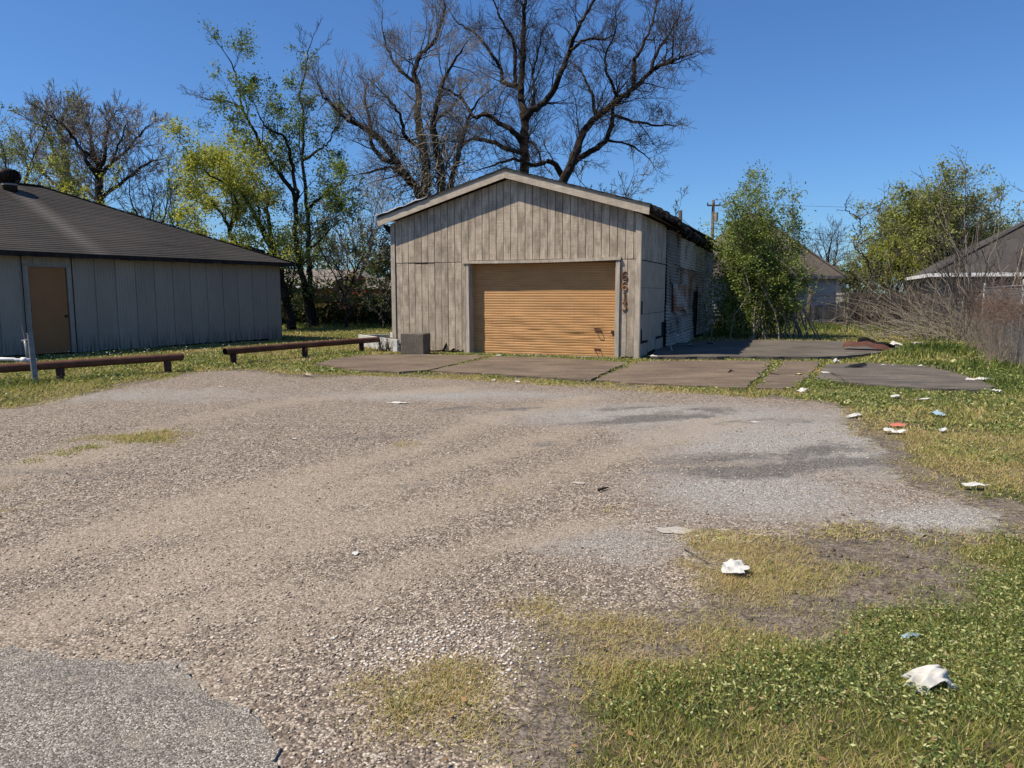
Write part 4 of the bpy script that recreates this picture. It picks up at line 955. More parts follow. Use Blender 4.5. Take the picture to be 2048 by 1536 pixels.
# ------------------------------------------------------------------ trees
class Tree:
    def __init__(s, seed): s.r = random.Random(seed); s.seg = {0: [], 1: [], 2: []}; s.tips = []; s.chains = []
    def chain(s, pts, rads, cls):
        n = len(pts)
        T = []
        for i in range(n):
            t = pts[min(i + 1, n - 1)] - pts[max(i - 1, 0)]
            T.append(t.normalized() if t.length > 1e-6 else Vector((0, 0, 1)))
        for i in range(n - 1): s.seg[cls].append((pts[i], pts[i + 1], T[i], T[i + 1], rads[i], rads[i + 1]))
    def limb(s, pts, r0, r1, cls=0, spawn=True, sub=5, jit=.05):
        """hand-laid limb: smooth it, roughen it, remember it for its children"""
        P_ = [Vector(p) for p in pts]; out = []
        n = len(P_)
        for i in range(n - 1):
            a = P_[max(i - 1, 0)]; b = P_[i]; c = P_[i + 1]; d = P_[min(i + 2, n - 1)]
            for q in range(sub):
                t = q / sub; t2, t3 = t * t, t * t * t
                out.append(.5 * ((2 * b) + (c - a) * t + (2 * a - 5 * b + 4 * c - d) * t2 + (3 * b - a - 3 * c + d) * t3) + Vector((s.r.uniform(-jit, jit), s.r.uniform(-jit, jit), s.r.uniform(-jit, jit))) * (1 if i + q else 0))
        out.append(P_[-1]); m = len(out)
        rads = [r0 + (r1 - r0) * (i / (m - 1)) ** .8 for i in range(m)]
        s.chain(out, rads, cls)
        if spawn: s.chains.append((out, rads))
    def grow(s, p, d, L, r, lev, maxlev, prm):
        rr = s.r; nseg = max(3, int(L / prm['seg'])) if lev < maxlev else 3
        nseg = min(nseg, 9)
        pts, rads = [p.copy()], [r]; cur = p.copy(); dd = d.normalized()
        for i in range(nseg):
            w = prm['wander'] * (1.0 if lev < 2 else 1.15)
            dd = (dd + Vector((rr.gauss(0, w), rr.gauss(0, w), rr.gauss(0, w) + prm['up'] * .3))).normalized()
            cur = cur + dd * (L / nseg); pts.append(cur.copy()); rads.append(max(prm['rmin'], r * (1 - .78 * (i + 1) / nseg)))
        s.chain(pts, rads, 0 if r > .07 else (1 if r > .022 else 2))
        if lev >= maxlev: s.tips.append((pts[-1], dd)); s.tips.append((pts[-2], dd)); return
        s.kids(pts, rads, L, lev, maxlev, prm, prm['n'][min(lev, len(prm['n']) - 1)])
    def kids(s, pts, rads, L, lev, maxlev, prm, n, lo=.25, frac=None):
        rr = s.r; m = len(pts) - 1
        for k in range(n):
            f = lo + (1 - lo) * (k + rr.random()) / n; i = min(int(f * m), m - 1); t = f * m - i
            p = pts[i].lerp(pts[i + 1], t); d = (pts[i + 1] - pts[i]).normalized(); r = rads[i]
            ax = d.cross(Vector((rr.gauss(0, 1), rr.gauss(0, 1), rr.gauss(0, 1)))); ax.normalize()
            ang = rr.gauss(prm['ang'], .22)
            nd = Matrix.Rotation(ang, 3, ax) @ d; nd = (nd + Vector((0, 0, prm['up']))).normalized()
            LL = L * prm['ratio'] * rr.uniform(.65, 1.2) * (1.15 - .45 * f)
            s.grow(p, nd, LL, max(prm['rmin'], min(r * .62, LL * prm['thick'])), lev + 1, maxlev, prm)
        s.grow(pts[-1], (pts[-1] - pts[-2]), L * prm['ratio'] * .6, rads[-1], lev + 1, maxlev, prm)
    def mesh(s, classes, ks):
        vs_, qs_, off = [], [], 0
        for c, k in zip(classes, ks):
            if not s.seg[c]: continue
            A_ = s.seg[c]
            v, q = seg_mesh([a[0] for a in A_], [a[1] for a in A_], [a[4] for a in A_], [a[5] for a in A_], k, np.array([a[2][:] for a in A_]), np.array([a[3][:] for a in A_]))
            vs_.append(v); qs_.append(q + off); off += len(v)
        return (np.vstack(vs_), np.vstack(qs_)) if vs_ else None

def leaf_mesh(C, size, seed, flat=0.0, var=.4, tint=(.5, .25), droop=0.0):
    """rhombic leaves round the points C"""
    r = np.random.default_rng(seed); n = len(C); C = np.asarray(C, float)
    s = size * (1 + var * r.uniform(-1, 1, n))[:, None]
    a = r.normal(size=(n, 3)); a[:, 2] *= (1 - flat); a /= np.linalg.norm(a, axis=1, keepdims=True) + 1e-9
    b = np.cross(a, r.normal(size=(n, 3)) * np.array([1 - flat, 1 - flat, 1])); b /= np.linalg.norm(b, axis=1, keepdims=True) + 1e-9
    v = np.stack([C - a * s, C + b * s * .48 + a * s * .1, C + a * s, C - b * s * .48 + a * s * .1], 1).reshape(-1, 3)
    q = np.arange(4 * n).reshape(n, 4)
    t = np.clip(r.normal(tint[0], tint[1], n), 0, 1)
    return v, q, np.repeat(t, 4)
def finish(t, name, label, cat, base, bark, twig, leaves=None, group=None, part_trunk="trunk", part_crown="crown", ks=(8, 5, 3)):
    """leaves: (material, points, size, tint)"""
    e = empty(name, base); tag(e, label, cat, group); b = np.array(base[:])
    g = t.mesh((0, 1), ks[:2])
    if g: link(part_trunk, fast_mesh(part_trunk, g[0] - b, g[1], None, True), M[bark], e)
    g = t.mesh((2,), ks[2:])
    if g: tag(link(part_crown, fast_mesh(part_crown, g[0] - b, g[1], None, True), M[twig], e), kind="stuff")
    if leaves:
        mt, pts, size, tint = leaves
        v, q, tt = leaf_mesh(pts, size, hash(label) % 1000 if False else len(label) * 7, .2, .4, tint)
        tag(link("foliage", fast_mesh("foliage", v - b, q, dict(tint=tt)), M[mt], e), kind="stuff")
    return e
def scatter(t, n, spread, keep=None, seed=1, frac=.33):
    r = np.random.default_rng(seed); tp = np.array([a[0][:] for a in t.tips])
    if keep is not None:
        tp = tp[np.array([keep(p) for p in tp])]
    tp = tp[r.random(len(tp)) < frac]; i = r.integers(0, len(tp), n)
    return tp[i] + r.normal(scale=spread * .55, size=(n, 3)) * r.uniform(.3, 1.5, (n, 1))

def pxlimb(t, pts, Y, r0, r1, dY=0.0, cls=0, jit=.05, wob=.5):
    """a limb whose bends were read off the photograph; it leaves the picture plane by dY over its length"""
    n = len(pts)
    t.limb([P(u, v, Y + dY * (i / max(1, n - 1)) + wob * math.sin(i * 1.7 + u) * (1 if 0 < i else 0)) for i, (u, v) in enumerate(pts)], r0, r1, cls, True, 5, jit)
BIG = dict(seg=.35, wander=.13, up=.12, ang=.8, ratio=.66, thick=.013, rmin=.0065, n=[5, 6, 6])
def dress(t, per_m=1.1, L=2.6, maxlev=3, prm=BIG, lo=.2):
    for pts, rads in list(t.chains):
        LL = sum((pts[i + 1] - pts[i]).length for i in range(len(pts) - 1)); n = max(3, int(LL * per_m))
        rr = t.r; m = len(pts) - 1
        for k in range(n):
            f = lo + (1 - lo) * (k + rr.random()) / n; i = min(int(f * m), m - 1)
            p = pts[i]; d = (pts[i + 1] - pts[i]).normalized(); r = rads[i]
            ax = d.cross(Vector((rr.gauss(0, 1), rr.gauss(0, 1), rr.gauss(0, 1)))).normalized()
            nd = Matrix.Rotation(rr.gauss(.8, .25), 3, ax) @ d; nd = (nd + Vector((0, 0, prm['up']))).normalized()
            l = L * rr.uniform(.5, 1.25) * min(1, .35 + 6 * r)
            t.grow(p, nd, l, max(.012, min(r * .5, l * .018)), 1, maxlev, prm)
        t.grow(pts[-1], pts[-1] - pts[-2], L * .6, rads[-1], 1, maxlev, prm)

Y_ = 39.0
t = Tree(11)
pxlimb(t, [(1045, 640), (1047, 480), (1048, 349), (1049, 287), (1048, 230), (1042, 180), (1047, 102), (1046, 41), (1053, -5), (1060, -50)], Y_, .34, .06, 1)
pxlimb(t, [(1051, 240), (1059, 225), (1096, 197), (1118, 152), (1139, 102), (1153, 61), (1173, 25), (1194, -5)], Y_, .22, .05, -3)
pxlimb(t, [(1139, 102), (1169, 80), (1210, 78), (1231, 62)], Y_ - 2, .08, .03, -1)
pxlimb(t, [(1043, 185), (1034, 176), (1005, 162), (1001, 139), (973, 94), (948, 66), (915, 45)], Y_, .16, .04, 2.5)
pxlimb(t, [(1032, 172), (1030, 150), (1028, 90), (1005, 45), (989, 5)], Y_, .12, .04, -2)
pxlimb(t, [(1049, 290), (1026, 262), (997, 246), (968, 228), (948, 234), (923, 197), (899, 180)], Y_, .17, .05, -2.5)
pxlimb(t, [(1048, 310), (989, 287), (956, 279), (932, 283), (915, 308)], Y_, .14, .05, 3)
pxlimb(t, [(1050, 283), (1062, 285), (1075, 297), (1082, 320)], Y_, .09, .04, -2)
pxlimb(t, [(1062, 224), (1070, 180), (1066, 150), (1075, 110), (1085, 60)], Y_, .10, .03, 2)
dress(t, 2.4, 1.95)
finish(t, "bare_tree", "tall bare tree with a straight dark trunk behind the garage ridge", "tree", P(1045, 640, Y_) * Vector((1, 1, 0)), 'bark', 'twig', group="leafless trees behind the garage")

t = Tree(12); Y_ = 38.0
pxlimb(t, [(1090, 640), (1105, 440), (1126, 365), (1149, 312), (1169, 262), (1194, 234), (1231, 205), (1268, 176), (1301, 144), (1333, 127), (1352, 118), (1372, 112)], Y_, .29, .045, -1.5)
pxlimb(t, [(1146, 325), (1182, 303), (1210, 283), (1223, 250), (1227, 209)], Y_, .17, .09, -.6, wob=.2)
pxlimb(t, [(1268, 174), (1268, 127), (1276, 107), (1301, 57), (1309, 25), (1318, -15)], Y_ - .8, .12, .03, 2)
pxlimb(t, [(1194, 234), (1180, 180), (1165, 150), (1150, 130)], Y_ - .3, .10, .03, 2)
pxlimb(t, [(1128, 358), (1104, 324), (1063, 330), (1030, 318), (990, 330)], Y_, .17, .05, -2)
pxlimb(t, [(1225, 230), (1276, 246), (1317, 250), (1350, 252)], Y_ - .5, .09, .03, -2)
pxlimb(t, [(1301, 144), (1317, 98), (1342, 62), (1358, 33)], Y_ - 1, .10, .03, 1.5)
pxlimb(t, [(1240, 200), (1215, 150), (1212, 110), (1225, 80)], Y_, .09, .03, -2)
pxlimb(t, [(1215, 280), (1260, 290), (1290, 310)], Y_, .07, .03, 1)
dress(t, 2.4, 1.95)
finish(t, "leaning_bare_tree", "bare tree leaning right over the garage roof, long limbs to the right", "tree", P(1090, 640, Y_) * Vector((1, 1, 0)), 'bark', 'twig', group="leafless trees behind the garage")

t = Tree(13); Y_ = 36.5
pxlimb(t, [(870, 640), (862, 470), (841, 394), (817, 357), (792, 324), (759, 279), (727, 254), (690, 234), (661, 205), (645, 193)], Y_, .30, .045, -1)
pxlimb(t, [(850, 400), (852, 330), (837, 246), (837, 185), (829, 144), (841, 111), (866, 86), (882, 49), (890, 10)], Y_, .26, .04, 2)
pxlimb(t, [(872, 480), (884, 369), (874, 303), (866, 246), (882, 180), (899, 139), (923, 102)], Y_, .26, .04, -2)
pxlimb(t, [(792, 324), (763, 316), (743, 283), (740, 242), (728, 200), (735, 170)], Y_ - .3, .14, .04, 2)
pxlimb(t, [(884, 420), (907, 349), (923, 287), (940, 230), (960, 197)], Y_, .18, .04, 1)
pxlimb(t, [(834, 170), (800, 140), (776, 100), (765, 60)], Y_ + 1, .10, .03, 1)
pxlimb(t, [(825, 370), (800, 345), (775, 335), (740, 345)], Y_, .15, .05, -2)
pxlimb(t, [(845, 300), (810, 270), (800, 230), (770, 190)], Y_, .13, .04, -2)
pxlimb(t, [(866, 246), (905, 215), (925, 180)], Y_, .10, .03, -2)
dress(t, 2.5, 1.9)
for i in range(420):                                           # dead vines hanging round the forks
    a = P(t.r.gauss(865, 36), t.r.gauss(335, 52), Y_ - 1.2 + t.r.uniform(-.8, .8)); L = t.r.uniform(.5, 1.8)
    pts = [a]
    d = Vector((t.r.gauss(0, .5), t.r.gauss(0, .4), t.r.gauss(-.3, .7))).normalized()
    for q in range(5): d = (d + Vector((t.r.gauss(0, .35), t.r.gauss(0, .35), t.r.gauss(-.10, .3)))).normalized(); pts.append(pts[-1] + d * L / 5)
    t.chain(pts, [.016] * 6, 2)
lp = np.random.default_rng(3); cpt = np.array([P(lp.normal(862, 30), lp.normal(320, 55), Y_ - .8 + lp.uniform(-.8, .8))[:] for _ in range(3200)])
finish(t, "vine_tangled_tree", "gnarled bare tree tangled with dead vines, left behind the garage roof", "tree", P(870, 640, Y_) * Vector((1, 1, 0)), 'bark', 'twig_grey', ('leaf_dark', cpt, .05, (.6, .25)), group="leafless trees behind the garage")

# leafy tree between the two buildings
LEAFY = dict(seg=.4, wander=.15, up=.16, ang=.75, ratio=.6, thick=.016, rmin=.008, n=[4, 4, 3])
t = Tree(14); Y_ = 35.4
pxlimb(t, [(621, 656), (616, 610), (607, 568), (600, 525), (590, 470), (590, 395), (549, 332), (519, 288), (505, 254), (486, 217), (475, 158), (460, 121)], Y_, .20, .025, -1, wob=.2)
pxlimb(t, [(632, 656), (624, 610), (620, 568), (618, 525), (616, 460), (612, 395), (605, 317), (608, 247), (601, 191), (612, 136), (616, 102)], Y_ + .3, .18, .025, 1.5, wob=.2)
pxlimb(t, [(592, 400), (594, 384), (582, 321), (568, 273), (540, 262), (520, 235)], Y_, .12, .03, -2)
pxlimb(t, [(486, 217), (465, 206), (445, 200), (420, 199), (402, 194)], Y_ - .7, .06, .02, 0)
pxlimb(t, [(612, 420), (640, 395), (665, 380), (685, 365)], Y_, .08, .02, -1.5)
pxlimb(t, [(606, 320), (640, 300), (660, 280), (670, 250)], Y_ + .5, .08, .02, 2)
pxlimb(t, [(618, 500), (650, 470), (680, 440)], Y_, .07, .02, -1)
dress(t, 1.3, 2.0, 3, LEAFY)
lf = scatter(t, 20000, .30, lambda p: p[2] > 3.2 and (p[0] > -13.2 + 0 or p[2] < 9.5) and p[2] < 13.2, 5)
finish(t, "leafy_twin_tree", "tall twin-trunked tree with sparse fresh green leaves between the buildings", "tree", P(626, 656, Y_) * Vector((1, 1, 0)), 'bark', 'twig', ('leaf_green', lf, .056, (.5, .28)))

t = Tree(15); Y_ = 33.0
pxlimb(t, [(585, 660), (572, 600), (556, 540), (531, 509), (500, 497), (469, 484), (452, 440), (430, 412), (414, 390)], Y_, .22, .04, -1)
pxlimb(t, [(572, 600), (556, 530), (530, 470), (516, 444), (495, 405), (481, 375), (455, 340)], Y_, .20, .03, 1)
pxlimb(t, [(560, 560), (545, 490), (535, 430), (530, 380), (505, 340)], Y_, .16, .03, 2)
pxlimb(t, [(500, 497), (460, 492), (430, 497), (400, 480)], Y_, .09, .03, -2)
pxlimb(t, [(460, 460), (475, 410), (450, 370), (420, 350), (395, 325)], Y_, .09, .02, -2)
dress(t, 1.2, 2.0, 3, LEAFY)
lf = scatter(t, 30000, .42, lambda p: p[2] > 3.0, 6, .5)
finish(t, "yellow_green_tree", "low spreading tree with yellow-green leaves above the outbuilding roof", "tree", P(585, 660, Y_) * Vector((1, 1, 0)), 'bark', 'twig', ('leaf_yellow', lf, .055, (.5, .26)))

MED = dict(seg=.5, wander=.16, up=.13, ang=.75, ratio=.62, thick=.016, rmin=.011, n=[4, 4, 3])
DOME = dict(MED, n=[5, 5, 5], up=.06, ang=.85, rmin=.012)
def auto_tree(seed, u, vb, vt, Y, name, label, prm, r0, n0=8, L0=None, maxlev=3, lean=0.0, bark='bark', twig='twig', leaves=None, trunk_frac=.55, forks=3, group=None, cat="tree", base_z0=True):
    """tree that stands at photograph column u with its crown top at row vt"""
    t = Tree(seed); top = P(u, vt, Y); base = Vector((top.x, Y, 0)); H = top.z
    pts = [base + Vector((0, 0, -.2))]
    for i in range(1, 6): pts.append(base + Vector((lean * i / 5 * H * .3 + t.r.gauss(0, .12), t.r.gauss(0, .15), H * trunk_frac * i / 5)))
    t.limb(pts, r0, r0 * .45, 0, True, 3, .03)
    for k in range(forks):
        a = 2 * math.pi * (k + t.r.random()) / forks; d = Vector((math.cos(a) * .55 + lean, math.sin(a) * .55, 1.0)).normalized(); q = pts[-1 - k % 2]
        LL = H * (1 - trunk_frac) * t.r.uniform(.7, 1.0)
        p2 = [q]
        for i in range(1, 5): d = (d + Vector((t.r.gauss(0, .18), t.r.gauss(0, .18), .08))).normalized(); p2.append(p2[-1] + d * LL / 4)
        t.limb(p2, r0 * .5, r0 * .12, 0, True, 3, .04)
    dress(t, n0 / max(2, H) * 1.6, L0 or H * .25, maxlev, prm, .3)
    lv = None
    if leaves:
        mt, n, spread, size, tint, keep = leaves; lv = (mt, scatter(t, n, spread, keep, seed), size, tint)
    return finish(t, name, label, cat, base, bark, twig, lv, group)
gl = "bare and budding trees beyond the outbuilding"
def pxdrop(t, pts, *a): pxlimb(t, [(u, v + (0 if v > 600 else 24 - max(0, v - 330) * .2)) for u, v in pts], *a)
t = Tree(21); Y_ = 46.0
pxdrop(t, [(197, 640), (197, 411), (200, 327), (196, 300)], Y_, .30, .2, 0)
pxdrop(t, [(199, 335), (173, 297), (150, 255), (120, 222), (105, 212)], Y_, .16, .04, -2)
pxdrop(t, [(197, 310), (183, 270), (180, 243), (168, 208)], Y_, .14, .04, 2)
pxdrop(t, [(198, 320), (210, 285), (212, 250), (222, 215), (228, 205)], Y_, .14, .04, -2)
pxdrop(t, [(199, 330), (227, 297), (257, 273), (281, 243), (292, 230)], Y_, .14, .04, 2)
pxdrop(t, [(198, 385), (239, 351), (269, 321), (300, 300), (318, 296)], Y_, .13, .04, -2)
pxdrop(t, [(225, 300), (240, 260), (252, 225)], Y_, .08, .03, -3)
pxdrop(t, [(198, 395), (165, 360), (140, 335), (120, 325)], Y_, .10, .04, 2)
dress(t, 3.2, 1.8, 3, dict(DOME, wander=.12, ang=.7, up=.1, n=[4, 5, 4]))
finish(t, "round_crowned_tree", "leafless tree with a wide rounded crown above the outbuilding roof", "tree", P(197, 640, Y_) * Vector((1, 1, 0)), 'bark', 'twig_grey', group=gl)
t = Tree(22); Y_ = 50.0
pxdrop(t, [(131, 640), (131, 399), (134, 327), (126, 267), (120, 235), (128, 205), (134, 192)], Y_, .28, .04, 0)
pxdrop(t, [(133, 330), (110, 285), (96, 240), (75, 225)], Y_, .13, .04, -2)
pxdrop(t, [(128, 275), (145, 240), (155, 205)], Y_, .10, .03, 2)
pxdrop(t, [(132, 380), (95, 330), (65, 300), (50, 270)], Y_, .12, .04, 1)
pxdrop(t, [(96, 240), (85, 220), (92, 200)], Y_ - 1, .07, .03, 0)
dress(t, 3.2, 1.8, 3, dict(DOME, wander=.12, ang=.7, up=.1, n=[4, 5, 4]))
finish(t, "tall_bare_tree", "tall bare tree right above the roof ridge vent", "tree", P(131, 640, Y_) * Vector((1, 1, 0)), 'bark', 'twig_grey', group=gl)
auto_tree(23, 20, 420, 235, 44, "budding_tree", "thinly leafed brownish tree at the left edge of the photo", MED, .2, 9, 3.2, 3, leaves=('leaf_olive', 7000, .34, .06, (.55, .25), None), group=gl, twig='twig_grey', forks=4)
auto_tree(24, 120, 420, 300, 38, "olive_budding_tree", "low olive-leafed tree just behind the roof near the vent", MED, .14, 8, 2.2, 3, leaves=('leaf_olive', 6500, .3, .055, (.6, .25), None), group=gl, twig='twig_grey', forks=4)
auto_tree(25, 285, 420, 330, 54, "bare_dome_tree", "dark bare tree to the right of the rounded crown", DOME, .22, 10, 3.4, 3, group=gl, forks=4, trunk_frac=.45)
auto_tree(26, 352, 470, 305, 40, "slim_bare_tree", "slim bare tree in the gap left of the yellow-green tree", MED, .10, 7, 1.9, 3, leaves=('leaf_green', 2600, .25, .055, (.6, .25), None), group=gl, trunk_frac=.6)
auto_tree(27, 300, 470, 330, 42, "thin_sapling", "thin leafless sapling rising above the middle of the brown roof", MED, .08, 6, 1.7, 3, group=gl, trunk_frac=.6)
auto_tree(28, 170, 470, 330, 36, "leafy_sapling", "small sapling with bright leaves peeking over the brown roof", MED, .09, 7, 1.6, 3, leaves=('leaf_yellow', 3000, .25, .055, (.45, .25), None), group=gl)
auto_tree(29, 720, 640, 360, 41, "grey_bare_tree", "grey bare tree over the red shed beside the garage", MED, .15, 9, 2.6, 3, group=gl, twig='twig_grey', bark='bark_grey', trunk_frac=.4, forks=4)
auto_tree(30, 690, 640, 420, 34.5, "twiggy_tree", "small twiggy tree standing before the left board fence", MED, .10, 9, 2.2, 3, group=gl, twig='twig_grey', bark='bark', trunk_frac=.35, forks=5, leaves=('leaf_olive', 700, .3, .07, (.6, .2), None))
auto_tree(31, 762, 640, 470, 33.5, "brown_leaved_bush", "brownish green bush tucked against the garage's left corner", MED, .07, 9, 1.3, 3, group=gl, twig='twig_grey', trunk_frac=.35, forks=4, leaves=('leaf_dark', 1800, .25, .07, (.7, .25), None))
auto_tree(32, 575, 640, 505, 33.0, "stump_sapling", "slender sapling rising by the outbuilding's far corner", MED, .08, 7, 1.2, 3, group=gl, leaves=('leaf_green', 900, .2, .07, (.5, .25), None))
auto_tree(52, 1215, 420, 285, 42, "wispy_bare_tree", "wispy thin bare tree just above the right slope of the garage roof", MED, .09, 9, 2.0, 3, group="leafless trees behind the garage", twig='twig_grey', trunk_frac=.5, forks=4)
auto_tree(53, 1290, 420, 345, 40, "wispy_sapling", "wispy sapling behind the right end of the garage roof", MED, .06, 8, 1.3, 3, group="leafless trees behind the garage", twig='twig_grey', trunk_frac=.5, forks=4)
auto_tree(54, 960, 420, 300, 43, "thin_bare_tree", "thin bare tree just left of the garage ridge", MED, .09, 8, 2.0, 3, group="leafless trees behind the garage", twig='twig', trunk_frac=.5, forks=4)

gr = "trees and saplings beyond the right fences"
auto_tree(41, 1660, 560, 460, 70, "far_bare_tree", "far small round bare tree beside the brown hip roof", MED, .25, 8, 2.4, 3, group=gr, trunk_frac=.45, forks=4)
auto_tree(42, 1620, 560, 470, 76, "far_bare_tree", "far bare tree close against the brown roof's hip", MED, .25, 8, 2.6, 3, group=gr, trunk_frac=.45, forks=4)
auto_tree(43, 1715, 600, 515, 47, "grey_leaved_tree", "grey green small tree in the gap between the two houses", MED, .10, 9, 1.5, 3, group=gr, twig='twig_grey', forks=5, trunk_frac=.35, leaves=('leaf_olive', 2600, .3, .08, (.4, .25), None))
WIL = dict(seg=.5, wander=.15, up=.05, ang=.8, ratio=.62, thick=.014, rmin=.012, n=[4, 4, 3])
auto_tree(44, 1868, 600, 392, 50, "willowy_green_tree", "dense pale green tree between the two houses", WIL, .28, 13, 3.2, 3, group=gr, twig='twig_grey', forks=7, trunk_frac=.32, leaves=('leaf_olive', 34000, .46, .085, (.86, .22), None))
auto_tree(45, 1800, 600, 470, 48, "lower_green_tree", "lower yellowish tree left of the dense pale green tree", WIL, .16, 10, 2.1, 3, group=gr, twig='twig_grey', forks=6, trunk_frac=.25, leaves=('leaf_yellow', 11000, .32, .075, (.3, .2), None))
auto_tree(46, 1935, 600, 430, 52, "right_green_tree", "pale green tree half hidden by the dark roof at right", WIL, .2, 10, 2.6, 3, group=gr, twig='twig_grey', forks=6, trunk_frac=.3, leaves=('leaf_olive', 14000, .40, .085, (.8, .22), None))
t = Tree(47); Y_ = 36.5
pxlimb(t, [(1730, 650), (1736, 610), (1748, 575), (1752, 556), (1742, 545), (1735, 520), (1722, 505), (1708, 490), (1716, 475), (1724, 462)], Y_, .05, .02, -1, wob=.2)
pxlimb(t, [(1716, 486), (1722, 470), (1721, 440), (1740, 425), (1758, 410), (1775, 392)], Y_, .032, .012, 1, wob=.2)
pxlimb(t, [(1752, 556), (1772, 540), (1790, 515), (1794, 500), (1790, 480)], Y_, .036, .016, 1, wob=.2)
pxlimb(t, [(1721, 440), (1708, 430), (1692, 418), (1690, 408)], Y_, .035, .015, -1, wob=.2)
pxlimb(t, [(1722, 487), (1745, 475), (1770, 465), (1800, 455)], Y_, .035, .015, 1, wob=.2)
dress(t, 2.2, 1.3, 2, dict(MED, rmin=.008, n=[4, 3, 3]), .3)
finish(t, "small_bare_tree", "small forked bare tree above the dark fence", "tree", P(1730, 650, Y_) * Vector((1, 1, 0)), 'twig', 'twig', group=gr)
for k, (u, vt, Y0, ln, lab) in enumerate([(1940, 395, 26, -.05, "tallest leafless sapling in front of the dark roof"), (1985, 360, 24, .1, "leafless sapling beside the chain-link fence post"), (2035, 350, 23, .12, "leafless sapling at the right edge of the photo"), (1905, 430, 28, -.22, "sapling with limbs reaching left over the white fascia"), (1962, 440, 25, .2, "thin sapling leaning right over the dark roof")]):
    t = Tree(60 + k); top = P(u, vt, Y0); base = Vector((P(u, 640, Y0).x - ln * 2, Y0, 0))
    for j in range(5):
        tp = Vector((top.x + t.r.gauss(0, .8) + ln * 3 * j / 3, Y0 + t.r.gauss(0, .8), top.z * (1 - .09 * j)))
        pts = [base + Vector((t.r.gauss(0, .15), t.r.gauss(0, .15), 0))]
        for i in range(1, 6): f = i / 5; pts.append(base.lerp(tp, f) + Vector((t.r.gauss(0, .10), t.r.gauss(0, .1), 0)))
        t.limb(pts, .034 - .006 * j, .010, 1, True, 3, .02)
    dress(t, 1.9, 1.5, 2, dict(MED, rmin=.006, up=.2, ang=.6, n=[5, 4, 3]), .25)
    finish(t, "bare_sapling", lab, "sapling", base, 'twig_grey', 'twig', group="leafless saplings by the right fence", part_trunk="stems")

# big leafy shrub at the garage's far corner
t = Tree(80); rr = t.r; bb = Vector((9.3, 27.0, 0))
for k in range(46):
    tp = P(rr.gauss(1505, 46), rr.uniform(372, 540), 27 + rr.uniform(-1.6, 1.6)); b0 = bb + Vector((rr.gauss(-.2, .9), rr.gauss(0, .6), 0)); pts = [b0]
    for i in range(1, 6): f = i / 5; pts.append(b0.lerp(tp, f) + Vector((rr.gauss(0, .12), rr.gauss(0, .12), .5 * f * (1 - f))))
    t.limb(pts, .03, .008, 1, True, 2, .02)
for k in range(12):                                            # arching lower shoots to the right
    b0 = bb + Vector((rr.uniform(-.3, .8), rr.gauss(0, .5), 0)); tp = P(rr.uniform(1560, 1640), rr.uniform(520, 600), 26.5 + rr.uniform(-1, 1)); pts = [b0]
    for i in range(1, 6): f = i / 5; pts.append(b0.lerp(tp, f) + Vector((rr.gauss(0, .08), rr.gauss(0, .1), 1.2 * f * (1 - f))))
    t.limb(pts, .022, .006, 1, True, 2, .02)
dress(t, 1.6, 1.0, 2, dict(MED, rmin=.005, up=.2, ang=.6, n=[4, 3, 3]), .15)
def shape(p):
    x, z = p[0] - 8.9, p[2]
    lim = 2.05 if z < 3.9 else max(.5, 2.05 - (z - 3.9) * .7)
    hi = lim if z > 2.6 else 1.15 + .35 * z
    return -lim * 1.05 < x < hi * (.85 + .2 * math.sin(z * 5 + x * 3)) or rr.random() < .05
lf = np.vstack([scatter(t, 40000, .26, shape, 8, .6), np.array([(8.8 + a, 27 + b, c) for a, b, c in zip(rng.normal(-.2, .85, 9000), rng.normal(0, .8, 9000), rng.uniform(.2, 4.2, 9000))]), np.array([(8.2 + a, 28.2 + b, c) for a, b, c in zip(rng.normal(0, .35, 7000), rng.normal(0, .7, 7000), np.abs(rng.normal(.6, 1.5, 7000)))])])
finish(t, "leafy_shrub", "tall bushy shrub with small green leaves at the garage's far end", "shrub", bb, 'twig_grey', 'twig_grey', ('leaf_green', lf, .042, (.62, .32)), part_trunk="stems", part_crown="twigs")

# dead brush and vines: masses of stems nobody could count
def stems(name, label, n, fn, mat, r, seed, cat="brush", nseg=6, k=3, twigs=0):
    t = Tree(seed)
    for i in range(n):
        b0, d, L, droop = fn(t.r); pts = [b0]; d = d.normalized()
        for q in range(nseg): d = (d + Vector((t.r.gauss(0, .10), t.r.gauss(0, .10), t.r.gauss(0, .08) - droop))).normalized(); pts.append(pts[-1] + d * L / nseg)
        rad = r * t.r.uniform(.5, 1.3); t.chain(pts, [rad * (1 - .8 * i_ / nseg) + .001 for i_ in range(nseg + 1)], 2)
        for w in range(twigs):
            i_ = t.r.randint(1, nseg - 1); a = pts[i_]; d2 = ((pts[i_ + 1] - a).normalized() + Vector((t.r.gauss(0, .7), t.r.gauss(0, .7), t.r.gauss(.1, .6)))).normalized(); l2 = L * t.r.uniform(.12, .35); b_ = a + d2 * l2 * .5; c_ = b_ + (d2 + Vector((t.r.gauss(0, .3), t.r.gauss(0, .3), t.r.gauss(0, .3)))).normalized() * l2 * .5
            t.chain([a, b_, c_], [rad * .5, rad * .4, rad * .2 + .001], 2)
    v, q = t.mesh((2,), (k,)); o = link(name, fast_mesh(name, v, q, None, True), M[mat]); tag(o, label, cat, None, "stuff"); return o
def fan(u, v, sx, sy, lean, L0, L1, droop=.03):
    c = G(u, v)
    def f(r):
        b = Vector((c.x + r.gauss(0, sx), c.y + r.gauss(0, sy), 0)); return b, Vector((r.gauss(lean, .35), r.gauss(0, .35), 1.0)), r.uniform(L0, L1), droop * r.uniform(0, 2)
    return f
